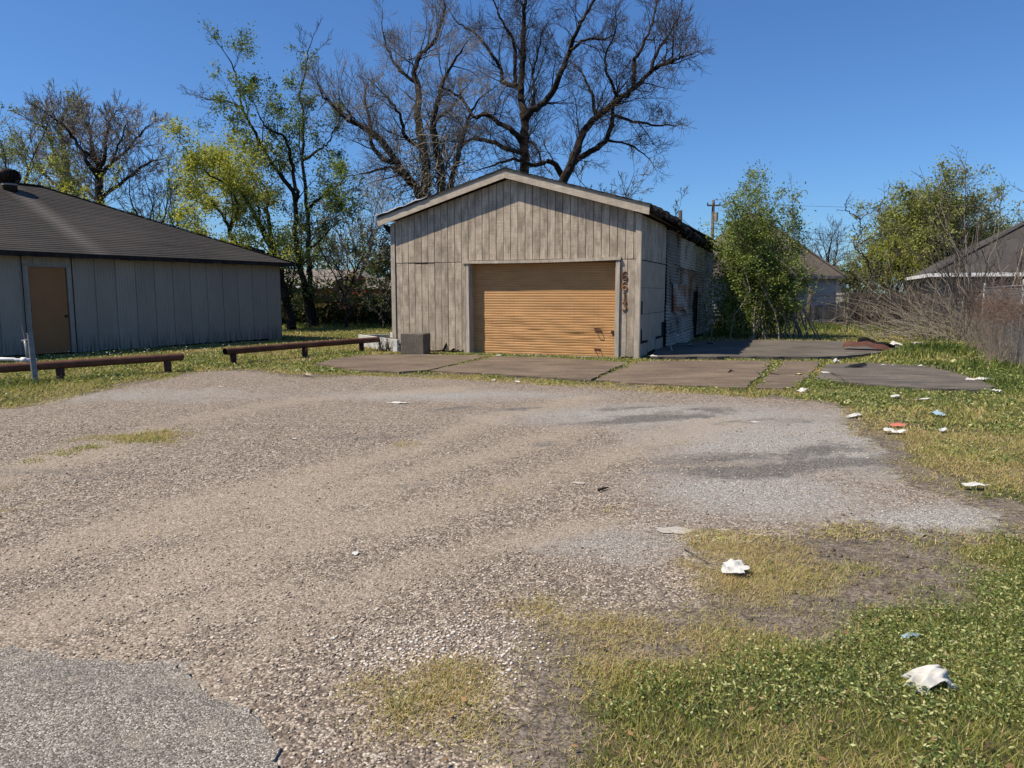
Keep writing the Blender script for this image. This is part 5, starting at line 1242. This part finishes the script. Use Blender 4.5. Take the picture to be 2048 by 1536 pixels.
stems("dead_brush", "pale dead stems arching left above the weeds by the fence", 110, fan(1890, 680, 1.0, .9, -1.0, 1.4, 3.8, .08), 'twig_pale', .014, 101, twigs=2)
stems("grey_brush", "tangle of grey dead stems in front of the dark fence", 125, fan(1890, 668, 2.4, 2.2, -.1, .8, 3.4, .03), 'twig_grey', .0095, 102, twigs=6)
stems("fence_brush", "dark dead vines heaped over the fence behind the lot", 700, lambda r: (Vector((r.gauss(19.0, 1.5), 37.6 + r.uniform(-.9, .2), r.uniform(0, 1.5))), Vector((r.gauss(0, 1), r.gauss(-.2, .4), r.gauss(.3, .8))), r.uniform(.5, 1.6), .06), 'twig', .014, 103)
stems("left_brush", "grey dead stems by the broken fence stubs", 70, fan(1575, 648, 1.0, 1.2, 0, .6, 2.0, .05), 'twig_grey', .012, 104, twigs=3)
stems("red_vine", "reddish dead vine mat hanging on the chain-link fence", 1000, lambda r: (lambda f: (Vector((10.2 + 3.9 * f + r.gauss(0, .2), 14.4 + 7.9 * f + r.gauss(0, .3), r.gauss(1.30, .2))), Vector((r.gauss(-.15, .7), r.gauss(-.2, .7), r.gauss(.1, .6))), r.uniform(.25, .9), .09))(r.uniform(.0, .8)), 'twig_red', .0055, 105, twigs=1)
stems("wire_weeds", "grey dry stems growing through the chain-link fence", 900, lambda r: (lambda f: (Vector((10.2 + 3.9 * f + r.gauss(.2, .3), 14.4 + 7.9 * f + r.gauss(.1, .3), 0)), Vector((r.gauss(0, .25), r.gauss(0, .25), 1)), r.uniform(.4, 1.4), .02))(r.uniform(.1, 1.0)), 'twig_grey', .005, 106)
stems("right_thicket", "thicket of grey twigs behind the chain-link fence", 260, lambda r: (Vector((r.uniform(14.5, 21), r.uniform(23, 32), 0)), Vector((r.gauss(0, .3), r.gauss(0, .3), 1)), r.uniform(.6, 3.0), .06), 'twig', .012, 107, twigs=5)
# vines on the left fence
v_, q_, tt = leaf_mesh(np.array([(a, b, c) for a, b, c in zip(rng.uniform(-12.6, -4.6, 6500), 36.5 + rng.normal(0, .18, 6500), np.abs(rng.normal(.5, .42, 6500)))]), .085, 9, .1, .4, (.45, .28))
tag(link("fence_vine", fast_mesh("fence_vine", v_, q_, dict(tint=tt)), M['leaf_dark']), "dark leafy vines covering the board fence behind the lawn", "vine", None, "stuff")
v_, q_, tt = leaf_mesh(np.vstack([np.array([(a, b, c) for a, b, c in zip(rng.uniform(-11, -6, 1500), 35.6 + rng.normal(0, .5, 1500), rng.uniform(1.2, 2.3, 1500))])]), .09, 19, .1, .4, (.5, .28))
tag(link("fence_shoots", fast_mesh("fence_shoots", v_, q_, dict(tint=tt)), M['leaf_olive']), "pale leafy shoots hanging above the left board fence", "vine", None, "stuff")
# far woods closing the horizon
def wood(name, label, x0, x1, Y, h0, h1, n, nleaf, mat, seed):
    t = Tree(seed); C = []
    for i in range(n):
        b = Vector((x0 + (x1 - x0) * (i + t.r.random()) / n, Y + t.r.uniform(-5, 5), 0)); H = t.r.uniform(h0, h1)
        t.grow(b, Vector((t.r.gauss(0, .1), 0, 1)), H * .75, .14, 0, 3, dict(MED, seg=1.2, rmin=.018, n=[6, 3, 3], ratio=.55))
    v, q = t.mesh((0, 1, 2), (4, 3, 3)); e = empty(name, ((x0 + x1) / 2, Y, 0)); tag(e, label, "woods", None, "stuff"); b = np.array(e.location[:])
    tag(link("trunks", fast_mesh("trunks", v - b, q), M['twig_grey'], e), kind="stuff")
    lv, lq, tt = leaf_mesh(scatter(t, nleaf, .7, None, seed), .24, seed, .1, .4, (.5, .25)); tag(link("foliage", fast_mesh("foliage", lv - b, lq, dict(tint=tt)), M[mat], e), kind="stuff")
wood("far_woods", "far hazy line of trees behind the red house on the left", -62, -4, 84, 6, 10, 12, 6000, 'leaf_olive', 201)
wood("far_thicket", "far line of scrubby trees behind the houses on the right", 12, 75, 92, 4.5, 7.5, 11, 5000, 'leaf_olive', 202)
wood("far_grove", "far line of trees hidden behind the garage and outbuilding", -30, 14, 66, 4, 7, 5, 2500, 'leaf_olive', 203)

# ------------------------------------------------------------------ grass, weeds, pebbles
# nothing grows inside the buildings
def local(org, ang, x, y):
    dx, dy = x - org[0], y - org[1]; c, s = math.cos(-ang), math.sin(-ang); return dx * c - dy * s, dx * s + dy * c
def blocked(x, y):
    a, b = local(GO, GA, x, y); g = (a > -.02) & (a < W + .05) & (b > -.02) & (b < LEN)
    a, b = local(lb.location, lb.rotation_euler.z, x, y); g |= (a > -.1) & (a < BL + .02) & (b > .0) & (b < BD)
    return g
WEED = [(1880, 705, 1.1, 1.2, .42), (1830, 715, 1.0, .8, .30), (1960, 740, 1.2, 1.5, .32), (1780, 712, .7, .6, .22), (1600, 660, 2.4, 1.6, .38), (1480, 665, 2, 1.5, .3), (1700, 662, 2.5, 1.5, .34), (2010, 770, 1.0, 1.5, .22), (1700, 770, 2.0, .5, .08), (60, 770, 1.2, .8, .12),
        (760, 697, .25, .3, .25), (700, 655, 5, 1.2, .25), (600, 655, 3, 1.2, .18), (1905, 738, .8, .5, .2)]
def bladeset(n, y0, y1, hmul, wmul, seed):
    r = np.random.default_rng(seed)
    y = y0 + (y1 - y0) * r.random(n) ** .8; x = r.uniform(-1, 1, n) * (.76 * y + 1.2)
    ok = (r.random(n) < sample(DENS, x, y)) & ~blocked(x, y) & (np.abs(x) < 23.5); x, y = x[ok], y[ok]; m = len(x)
    dry = sample(DRY, x, y); dn = sample(DENS, x, y); z = sample(ZZ, x, y)
    tall = blobs(WEED, x, y)
    h = (.020 + .030 * r.random(m) * (1.3 - .6 * dry) + tall * .62 * r.random(m) ** 1.6) * hmul * (.6 + .4 * dn)
    w = wmul * (.7 + .6 * r.random(m)) * (1 + tall * 1.5)
    a = r.uniform(0, 2 * np.pi, m); ln = h * r.uniform(.3, 1.3, m) * np.where(tall > .1, .5, 1); la = r.uniform(0, 2 * np.pi, m)
    p = np.stack([x, y, z - .004], -1); sd_ = np.stack([np.cos(a), np.sin(a), np.zeros(m)], -1) * w[:, None] * .5
    tip = p + np.stack([np.cos(la) * ln, np.sin(la) * ln, h], -1)
    v = np.stack([p - sd_, p + sd_, tip], 1).reshape(-1, 3)
    tint = np.clip(.29 + dry * .58 + r.normal(0, .25, m) - tall * 1.3 + .25 * (r.random(m) < .15), 0, 1)
    return v, np.repeat(tint, 3)
vs_, ts_ = [], []
for n, y0, y1, hm, wm, sd_ in ((300000, 1.9, 4.6, 1.0, .0042, 1), (230000, 4.6, 8.5, 1.05, .008, 2), (210000, 8.5, 15, 1.2, .015, 3), (200000, 15, 25, 1.5, .032, 4), (150000, 25, 40, 1.9, .04, 5)):
    v, t_ = bladeset(n, y0, y1, hm, wm, sd_); vs_.append(v); ts_.append(t_)
# low dry thatch lying between the blades
def thatch(n, y0, y1, w, L, seed):
    r = np.random.default_rng(seed); y = r.uniform(y0, y1, n); x = r.uniform(-1, 1, n) * (.76 * y + 1.2)
    e = np.exp(-np.abs(sample(SD, x, y)) / .3) * .3 * (sample(SD, x, y) < .12)
    ok = (r.random(n) < np.clip(sample(DENS, x, y) * sample(DRY, x, y) * 1.1 + e, 0, 1)) & ~blocked(x, y) & (np.abs(x) < 23.5) & (sample(SLAB, x, y) < .02); x, y = x[ok], y[ok]; m = len(x)
    a = r.uniform(0, 6.28, m); l = L * r.uniform(.4, 1.2, m); p = np.stack([x, y, sample(ZZ, x, y) + r.uniform(.002, .012, m)], -1)
    d = np.stack([np.cos(a), np.sin(a), r.uniform(-.05, .35, m)], -1); sd_ = np.stack([-np.sin(a), np.cos(a), np.zeros(m)], -1) * w * .5
    return np.stack([p - sd_, p + sd_, p + d * l[:, None]], 1).reshape(-1, 3), np.repeat(np.clip(r.normal(.72, .14, m), .4, 1), 3)
for n, y0, y1, w, L, sd_ in ((110000, 1.9, 4.6, .0035, .035, 41), (90000, 4.6, 8.5, .007, .05, 42), (80000, 8.5, 16, .014, .08, 43)):
    v, t_ = thatch(n, y0, y1, w, L, sd_); vs_.append(v); ts_.append(t_)
v = np.vstack(vs_); t_ = np.concatenate(ts_)
tag(link("grass", fast_mesh("grass", v, np.arange(len(v)).reshape(-1, 3), dict(tint=t_)), M['grass']), "patchy green and straw-coloured grass around the gravel lot", "grass", None, "stuff")
print("grass blades", len(v) // 3)
def leafset(n, y0, y1, size, seed, lo, hi):
    r = np.random.default_rng(seed); y = r.uniform(y0, y1, n); x = r.uniform(-1, 1, n) * (.76 * y + 1.2)
    dn, dry = sample(DENS, x, y), sample(DRY, x, y)
    ok = (r.random(n) < np.maximum(np.clip(dn * 1.3 - dry * 1.25, 0, 1) * np.clip((fbm(x * 1.7, y * 1.7, 91) - .38) * 6, .05, 1), np.clip(blobs(WEED, x, y) * 4, 0, 1) * dn)) & ~blocked(x, y) & (np.abs(x) < 23.5); x, y = x[ok], y[ok]
    tall = blobs(WEED, x, y); z = sample(ZZ, x, y) + r.uniform(lo, hi, len(x)) + tall * r.random(len(x)) * 1.15 * np.clip((fbm(x * 2.3, y * 2.3, 97) - .25) * 2.4, .2, 1.3)
    return np.stack([x, y, z], -1), size
av, aq, at_, off = [], [], [], 0
for n, y0, y1, sz, sd_ in ((230000, 1.9, 4.6, .0078, 11), (120000, 4.6, 8.5, .012, 12), (80000, 8.5, 15, .022, 13), (250000, 15, 34, .026, 14)):
    C, sz = leafset(n, y0, y1, sz, sd_, .012, .05)
    v, q, tt = leaf_mesh(C, sz, sd_, .4, .5, (.55, .36)); tt = np.clip(tt - np.repeat(np.clip(blobs(WEED, C[:, 0], C[:, 1]) * 1.2, 0, .3), 4), 0, 1); av.append(v); aq.append(q + off); at_.append(tt); off += len(v)
tag(link("clover", fast_mesh("clover", np.vstack(av), np.vstack(aq), dict(tint=np.concatenate(at_))), M['clover']), "green clover and broad-leaved weeds among the grass", "weeds", None, "stuff")
# small white flowers in front of the outbuilding
C = []
for i in range(420):
    c = G(U(60, 560), U(690, 722)); a, b = local(lb.location, lb.rotation_euler.z, c.x, c.y)
    if b < -.25 and sample(DENS, np.array([c.x]), np.array([c.y]))[0] > .3: C.append((c.x, c.y, U(.08, .16)))
v, q, tt = leaf_mesh(C, .018, 77, .6)
tag(link("white_flowers", fast_mesh("white_flowers", v, q), M['flower']), "tiny white flowers dotting the grass below the outbuilding wall", "flowers", None, "stuff")

# loose pebbles on the lot
def pebbles(n, y0, y1, smin, smax, seed, keepf):
    r = np.random.default_rng(seed); y = y0 + (y1 - y0) * r.random(n) ** .75; x = r.uniform(-1, 1, n) * (.74 * y + .6)
    ok = r.random(n) < keepf(x, y); x, y = x[ok], y[ok]; m = len(x)
    s = smin + (smax - smin) * r.random(m) ** 3
    o = np.array([(1, 0, 0), (-1, 0, 0), (0, 1, 0), (0, -1, 0), (0, 0, 1), (0, 0, -1)], float)[None] * (s[:, None] * r.uniform(.7, 1.2, (m, 3)) * np.array([1, 1, .62]))[:, None, :]
    a = r.uniform(0, 6.28, m); ca, sa = np.cos(a)[:, None], np.sin(a)[:, None]
    ox = o[..., 0] * ca - o[..., 1] * sa + r.normal(0, .12, (m, 6)) * s[:, None]; oy = o[..., 0] * sa + o[..., 1] * ca + r.normal(0, .12, (m, 6)) * s[:, None]
    v = np.stack([x[:, None] + ox, y[:, None] + oy, (sample(ZZ, x, y) + s * .22)[:, None] + o[..., 2] + ox * r.uniform(-.3, .3, (m, 1))], -1)
    f = np.array([(0, 2, 4), (2, 1, 4), (1, 3, 4), (3, 0, 4), (2, 0, 5), (1, 2, 5), (3, 1, 5), (0, 3, 5)])[None] + (np.arange(m) * 6)[:, None, None]
    return v.reshape(-1, 3), f.reshape(-1, 3), np.repeat(np.clip(r.normal(.58, .24, m), 0, 1), 6)
def kp(x, y): return np.clip(sample(LOTA, x, y) * 1.5 - .4, 0, 1) * np.clip(1.05 - sample(ASPH, x, y) * .8 + .5 * np.exp(-np.abs(sample(NEARP, x, y)) / .10), .1, 1) * np.clip(1.0 - sample(SAND, x, y) * .75, .15, 1) * np.clip((fbm(x * 1.2, y * 1.2, 95) - .25) * 3, .15, 1)
pv, pf, pt, off = [], [], [], 0
for args in ((52000, 1.9, 4.8, .0032, .011, 31, kp), (26000, 4.8, 9, .006, .014, 32, kp)):
    v, f, t_ = pebbles(*args); pv.append(v); pf.append(f + off); pt.append(t_); off += len(v)
wc = G(890, 1300)
def kw(x, y): return np.clip(1.3 * np.exp(-((x - wc.x) / .38) ** 2 - ((y - wc.y) / .25) ** 2), 0, 1) * (sample(DENS, x, y) < .4)
m, nt, b = new_mat('loose_pebbles'); t = NT(nt)
t.put(b.inputs["Base Color"], t.ramp(t.attr("tint"), [(0, (.07, .058, .048)), (.3, (.17, .135, .108)), (.6, (.30, .245, .19)), (.85, (.44, .38, .31)), (1, (.62, .57, .50))])); M['pebble'] = m
tag(link("pebbles", fast_mesh("pebbles", np.vstack(pv), np.vstack(pf), dict(tint=np.concatenate(pt))), M['pebble']), "loose brown and tan gravel stones scattered over the lot", "gravel", None, "stuff")
v, f, t_ = pebbles(22000, 2.2, 4.4, .005, .014, 33, kw)
tag(link("white_stones", fast_mesh("white_stones", v, f, dict(tint=np.clip(t_ * .3 + .8, 0, 1))), M['pebble']), "whitish crushed stones beside the near grass tuft", "gravel", None, "stuff")
# clods on the bare soil
v, f, t_ = pebbles(9000, 2.8, 5.5, .006, .022, 34, lambda x, y: np.clip(sample(BAREF, x, y) - .3, 0, 1) * (x > .6) * np.clip((fbm(x * 4, y * 4, 98) - .35) * 4, .1, 1))
tag(link("soil_clods", fast_mesh("soil_clods", v, f, dict(tint=t_ * .35)), M['pebble']), "dark crumbly soil clods on the bare patch of ground", "soil", None, "stuff")
# dead leaves
C = []
r = np.random.default_rng(55); y = 2.2 + 11 * r.random(5200) ** 1.6; x = r.uniform(-1, 1, 5200) * (.74 * y)
dn = sample(DENS, x, y) + sample(BAREF, x, y) * .5; ok = r.random(5200) < np.clip(dn, .012, 1) * .16; x, y = x[ok], y[ok]
v, q, tt = leaf_mesh(np.stack([x, y, sample(ZZ, x, y) + .03], -1), .015, 56, .75, .6, (.6, .3))
tag(link("leaf_litter", fast_mesh("leaf_litter", v, q, dict(tint=tt)), M['litterleaf']), "scattered dry brown leaves on the grass and soil", "leaves", None, "stuff")

# tuft of dark blades by the concrete block
tc = G(772, 704); stems("weed_tuft", "dark upright weed tuft between the planter and the concrete block", 46, lambda r: (Vector((tc.x + r.gauss(0, .13), tc.y + r.gauss(0, .1), .0)), Vector((r.gauss(0, .35), r.gauss(0, .35), 1)), r.uniform(.25, .6), .03), 'leafstem' if 'leafstem' in M else 'twig', .012, 120, "weed")

# ------------------------------------------------------------------ litter: each scrap a thing of its own
def paper_mat(name, c, r=.6):
    m, nt, b = new_mat(name); t = NT(nt); co = t.coord(); b.inputs["Roughness"].default_value = r
    t.put(b.inputs["Base Color"], t.ramp(t.noise(co, 9, 4), [(.3, tuple(x * .8 for x in c)), (.6, c)]))
    tr = t.node("ShaderNodeBsdfTranslucent", {"Color": c}); mx = t.node("ShaderNodeMixShader", {0: .2}); nt.links.new(b.outputs[0], mx.inputs[1]); nt.links.new(tr.outputs[0], mx.inputs[2]); nt.links.new(mx.outputs[0], nt.nodes["Material Output"].inputs[0])
    return m
LM = dict(w=paper_mat('white_litter', (.66, .65, .61)), d=paper_mat('dirty_litter', (.50, .47, .42)), y=paper_mat('yellow_litter', (.72, .68, .34)), r=paper_mat('red_litter', (.62, .20, .15)), b=paper_mat('blue_litter', (.33, .46, .54)), k=paper_mat('black_litter', (.025, .025, .027)), t=paper_mat('tan_litter', (.62, .50, .34)), p=paper_mat('pink_litter', (.6, .42, .36)))
def scrap(name, label, cat, u, v, sx, sy, hz, mat, seed, fold=1.0, z0=.02, rz=None, grp="litter on the lot and grass"):
    r = random.Random(seed); n = 11; c = G(u, v); vs_, fs_ = [], []
    ph = [r.uniform(0, 6.28) for _ in range(12)]; rot = r.uniform(0, 3.14) if rz is None else rz
    for i in range(n):
        for j in range(n):
            a, b = i / (n - 1) * 2 - 1, j / (n - 1) * 2 - 1
            k = max(abs(a), abs(b)); th = math.atan2(b, a); rad = k * (1 + .16 * math.sin(2 * th + ph[0]) + .12 * math.sin(5 * th + ph[1]) + .07 * math.sin(9 * th + ph[2]))
            x, y = rad * math.cos(th), rad * math.sin(th)
            # creased sheet: sum of sharp folds
            z = 0
            for q in range(5): w = x * math.cos(ph[3 + q] * 1.0) + y * math.sin(ph[3 + q]); z += abs(((w * (1.1 + .45 * q) + ph[4 + q] + 10) % 2) - 1) * (.6 / (1 + .5 * q))
            z = (z - .35) * fold * (1.1 - .45 * k)
            vs_.append((x * sx * .43, y * sy * .43, max(0.0, z) * hz + .15 * hz * (1 - k) * fold + r.uniform(-.03, .03) * hz))
    for i in range(n - 1):
        for j in range(n - 1): q = i * n + j; fs_.append((q, q + n, q + n + 1, q + 1))
    o = MB().add(vs_, fs_).build(name, LM[mat]); md = o.modifiers.new("thickness", 'SOLIDIFY'); md.thickness = .0015
    o.location = (c.x, c.y, gz(c.x, c.y) + z0 * .75); tl = 8 if hz > .02 else .5; o.rotation_euler = (R(r.uniform(-tl, tl)), R(r.uniform(-tl, tl)), rot); tag(o, label, cat, grp); return o
def folded_bag(label, u, v, w, h, seed, lean, rz):
    """sheet standing in a bent arch, open below"""
    c = G(u, v); n, k = 14, 8; vs_, fs_ = [], []; r = random.Random(seed)
    for i in range(n + 1):
        a = math.pi * (i / n) * .92 + .1; 
        for j in range(k + 1):
            f = j / k - .5; rr = h * (1 + .10 * math.sin(i * 1.3 + seed) + .18 * f)
            vs_.append((-math.cos(a) * rr * .95 + .02 * math.sin(j * 2), f * w * (1 - .35 * math.sin(a)) , max(.0, math.sin(a) * rr * (1.0 - .25 * abs(f)) + .008 * math.sin(i * 1.1 + j * .9))))
    for i in range(n):
        for j in range(k): q = i * (k + 1) + j; fs_.append((q, q + k + 1, q + k + 2, q + 1))
    o = MB().add(vs_, fs_).build("paper_bag", LM['w'], smooth=True); md = o.modifiers.new("thickness", 'SOLIDIFY'); md.thickness = .0015
    o.location = (c.x, c.y, gz(c.x, c.y) + .01); o.rotation_euler = (lean, 0, rz); tag(o, label, "bag", "litter on the lot and grass")
folded_bag("bent white paper bag arched over the green weeds in the foreground", 1858, 1378, .12, .085, 3, R(18), R(12))
S = [("crumpled_paper", "crumpled white paper lying on the dry grass patch near the bare soil", "paper", 1470, 1148, .17, .22, .05, 'w', 1, .9, .035, R(25)),
     ("flattened_wrapper", "flattened dirty pale wrapper on the dark edge of the gravel", "wrapper", 1350, 1062, .30, .17, .008, 'd', 2, .8, .006, R(-20)),
     ("paper_sheet", "flat white paper sheet on the gravel in front of the garage", "paper", 797, 805, .30, .20, .018, 'w', 3, .9, .006, 0),
     ("white_cup", "white crushed bag where the driveway meets the grass", "bag", 1606, 785, .20, .20, .07, 'w', 4, 1.0, .03, None),
     ("yellow_wrapper", "pale yellow wrapper beside the weeds on the driveway slab", "wrapper", 1597, 753, .24, .16, .035, 'y', 5, .9, .05, None),
     ("white_scrap", "white scrap on the left edge of the dark slab", "scrap", 1652, 750, .34, .16, .03, 'w', 6, .8, .06, R(10)),
     ("white_bag", "small white bag on the weeds between the dark slabs", "bag", 1673, 728, .20, .18, .10, 'w', 7, 1.1, .04, None),
     ("white_scrap", "white scrap lying in the weeds just in front of the dark slab", "scrap", 1790, 797, .22, .14, .03, 'w', 8, .9, .05, None),
     ("torn_strip", "thin torn white strip in the grass beside the spiky weed", "scrap", 1846, 803, .28, .08, .025, 'w', 9, .9, .045, R(5)),
     ("red_wrapper", "bright red wrapper lying on the grass", "wrapper", 1796, 856, .20, .13, .03, 'r', 10, .9, .045, R(5)),
     ("white_bag", "crumpled white plastic bag just below the red wrapper", "bag", 1787, 870, .26, .15, .055, 'w', 11, 1.0, .04, R(-5)),
     ("blue_wrapper", "crushed light blue wrapper in the grass", "wrapper", 1875, 835, .13, .20, .06, 'b', 12, 1.0, .045, R(30)),
     ("white_scrap", "ragged white scrap in the grass below the blue wrapper", "scrap", 1885, 866, .20, .11, .035, 'w', 13, 1.0, .045, None),
     ("paper_scrap", "torn white paper at the gravel's grassy right edge", "scrap", 1708, 836, .26, .13, .03, 'w', 14, 1.0, .04, R(20)),
     ("long_wrapper", "long white wrapper in the grass right of the gravel tongue", "wrapper", 1950, 980, .24, .08, .03, 'w', 15, 1.0, .05, R(-8)),
     ("paper_scrap", "white papers at the right end of the dark slab", "paper", 1958, 765, .46, .22, .05, 'w', 16, 1.0, .06, R(-15)),
     ("white_bag", "white bag in the weeds below the papers at right", "bag", 1988, 791, .24, .2, .08, 'w', 17, 1.0, .06, None),
     ("white_scrap", "white scrap at the back edge of the dark slab", "scrap", 1776, 734, .36, .18, .04, 'w', 18, .9, .05, None),
     ("yellow_paper", "pale yellow paper among the weeds by the fence", "paper", 1906, 728, .34, .2, .08, 'y', 19, 1.0, .05, None),
     ("cream_wrapper", "cream coloured wrapper on the grass tongue near the left slab", "wrapper", 614, 753, .22, .12, .06, 't', 20, 1.0, .02, R(-10)),
     ("white_scrap", "left one of two white scraps on the gravel before the driveway", "scrap", 987, 763, .12, .10, .03, 'w', 21, 1.0, .02, None),
     ("white_scrap", "right one of two white scraps on the gravel before the driveway", "scrap", 1036, 766, .16, .10, .03, 'w', 22, 1.0, .02, None),
     ("white_scrap", "white scrap lying on concrete at the foot of the tan door", "scrap", 997, 714.5, .24, .14, .02, 'w', 23, 1.0, .055, None),
     ("white_scrap", "flat white scrap alone on the grey gravel at right", "scrap", 1510, 844, .16, .08, .01, 'w', 24, .8, .008, 0),
     ("pink_scrap", "pale dirty scrap in the middle of the gravel", "scrap", 1158, 966, .11, .08, .01, 'd', 25, .8, .008, 0),
     ("white_scrap", "small white fleck on the sandy gravel at left of centre", "scrap", 711, 1110, .06, .06, .01, 'w', 26, .9, .008, 0),
     ("tan_scrap", "tiny white fleck on the gravel right of the lone grass patch", "scrap", 590, 877, .07, .05, .01, 'w', 27, .9, .008, 0),
     ("blue_scrap", "crinkled clear blue plastic in the foreground weeds", "plastic", 1818, 1284, .10, .05, .02, 'b', 28, 1.0, .04, R(10)),
     ("white_scrap", "left of the tiny white scraps on the far left gravel", "scrap", 443, 774, .12, .06, .01, 'w', 29, .9, .008, 0),
     ("white_scrap", "right of the tiny white scraps on the far left gravel", "scrap", 495, 776, .14, .06, .01, 'w', 30, .9, .008, 0),
     ("black_rag", "crumpled black rag on the dark slab", "rag", 1708, 739, .62, .26, .10, 'k', 31, 1.0, .05, R(8)),
     ("shaded_paper", "white paper lying in the shade by the corrugated wall", "paper", 1420, 693, .55, .35, .06, 'w', 32, 1.0, .10, None),
     ("shaded_scrap", "pale scrap in the shade close to the corrugated wall", "scrap", 1380, 697, .5, .26, .06, 'd', 33, 1.0, .10, None),
     ("white_scrap", "small white scrap in the shade at the garage's front right corner", "scrap", 1306, 719, .14, .24, .05, 'w', 34, 1.0, .10, None),
     ("white_rubble", "white scraps beside the rusty metal sheet", "scrap", 1790, 697, .5, .3, .12, 'w', 35, 1.2, .08, None),
     ("pale_scrap", "pale scrap near the brush behind the rusty sheet", "scrap", 1838, 691, .6, .3, .08, 'd', 36, 1.2, .04, None),
     ("white_scrap", "white scrap under the weeds right of the rusty sheet", "scrap", 1838, 735, .28, .16, .05, 'w', 37, 1.0, .05, None)]
for a in S: scrap(*a)
# rusty roofing sheet and dark scrap heaped on the dark slab
c = G(1735, 706); n, k = 16, 5; vs_, fs_ = [], []
for i in range(n + 1):
    for j in range(k + 1):
        x = (i / n - .5) * 1.25; y = (j / k - .5) * .55
        vs_.append((x, y, .05 + .16 * math.cos(x * 2.2) * (1 - .25 * j / k) + .012 * math.sin(j * 2.1) + .02 * math.sin(i * 1.1)))
for i in range(n):
    for j in range(k): q = i * (k + 1) + j; fs_.append((q, q + k + 1, q + k + 2, q + 1))
o = MB().add(vs_, fs_).build("rusty_sheet", M['rust'], None, True); md = o.modifiers.new("t", 'SOLIDIFY'); md.thickness = .008
o.location = (c.x, c.y, .07); o.rotation_euler = (R(14), R(7), R(-28)); tag(o, "bent rusty brown metal sheet lying on the dark slab", "metal sheet")
c = G(1748, 694); o = MB().prism([(-.35, 0), (-.30, .16), (-.1, .20), (.25, .04), (.28, -.02)], -.2, .2, 'y').build("dark_scrap_box", M['dark'], None, bevel=.02)
o.location = (c.x, c.y + .3, .09); o.rotation_euler = (0, 0, R(-20)); tag(o, "dark broken casing lying behind the rusty sheet", "scrap")
c = G(1770, 702); o = MB().tube([(-.3, 0, .12), (0, .02, .10), (.26, 0, .02)], [.05, .07, .05], 8).build("dark_tube", M['dark'], None, True)
o.location = (c.x, c.y, .09); tag(o, "short black tube resting against the rusty sheet", "scrap")
def stick(label, pts, r, mat='twig'):
    p0 = pts[0]; o = MB().tube([p - Vector((p0.x, p0.y, 0)) for p in pts], [r, r * .8, r * .5][:len(pts)], 6).build("stick", M[mat], None, True); o.location = (p0.x, p0.y, 0); tag(o, label, "stick", "loose sticks")
def gp_(u, v, z): q = G(u, v); return Vector((q.x, q.y, z + gz(q.x, q.y)))
stick("thin dark stick lying on the narrow driveway slab", [gp_(1538, 750, .05), gp_(1548, 752, .06), gp_(1558, 754, .05)], .012)
stick("short black twig on the wide driveway slab", [gp_(1457, 749, .055), gp_(1462, 746, .07), gp_(1468, 747, .055)], .018, 'cable')
stick("dark twig on the gravel at the middle right", [gp_(1196, 983, .012), gp_(1208, 981, .02), gp_(1216, 978, .012)], .012, 'bark')
stick("thin grey twig at the edge of the foreground dry grass", [gp_(1368, 1102, .012), gp_(1390, 1118, .02), gp_(1416, 1130, .012)], .0035)
stick("long thin stem leaning over the dark slab's left edge", [gp_(1662, 752, .06), gp_(1680, 764, .12), gp_(1695, 775, .05)], .008)
a, b = P(1331, 655, 21.6), G(1344, 708)
stick("pale stick leaning against the corrugated wall", [Vector((b.x, b.y, .08)), Vector((b.x, b.y, .08)).lerp(P(1333, 672, 21.7), .6), P(1331, 640, 21.9)], .022, 'twig_pale')
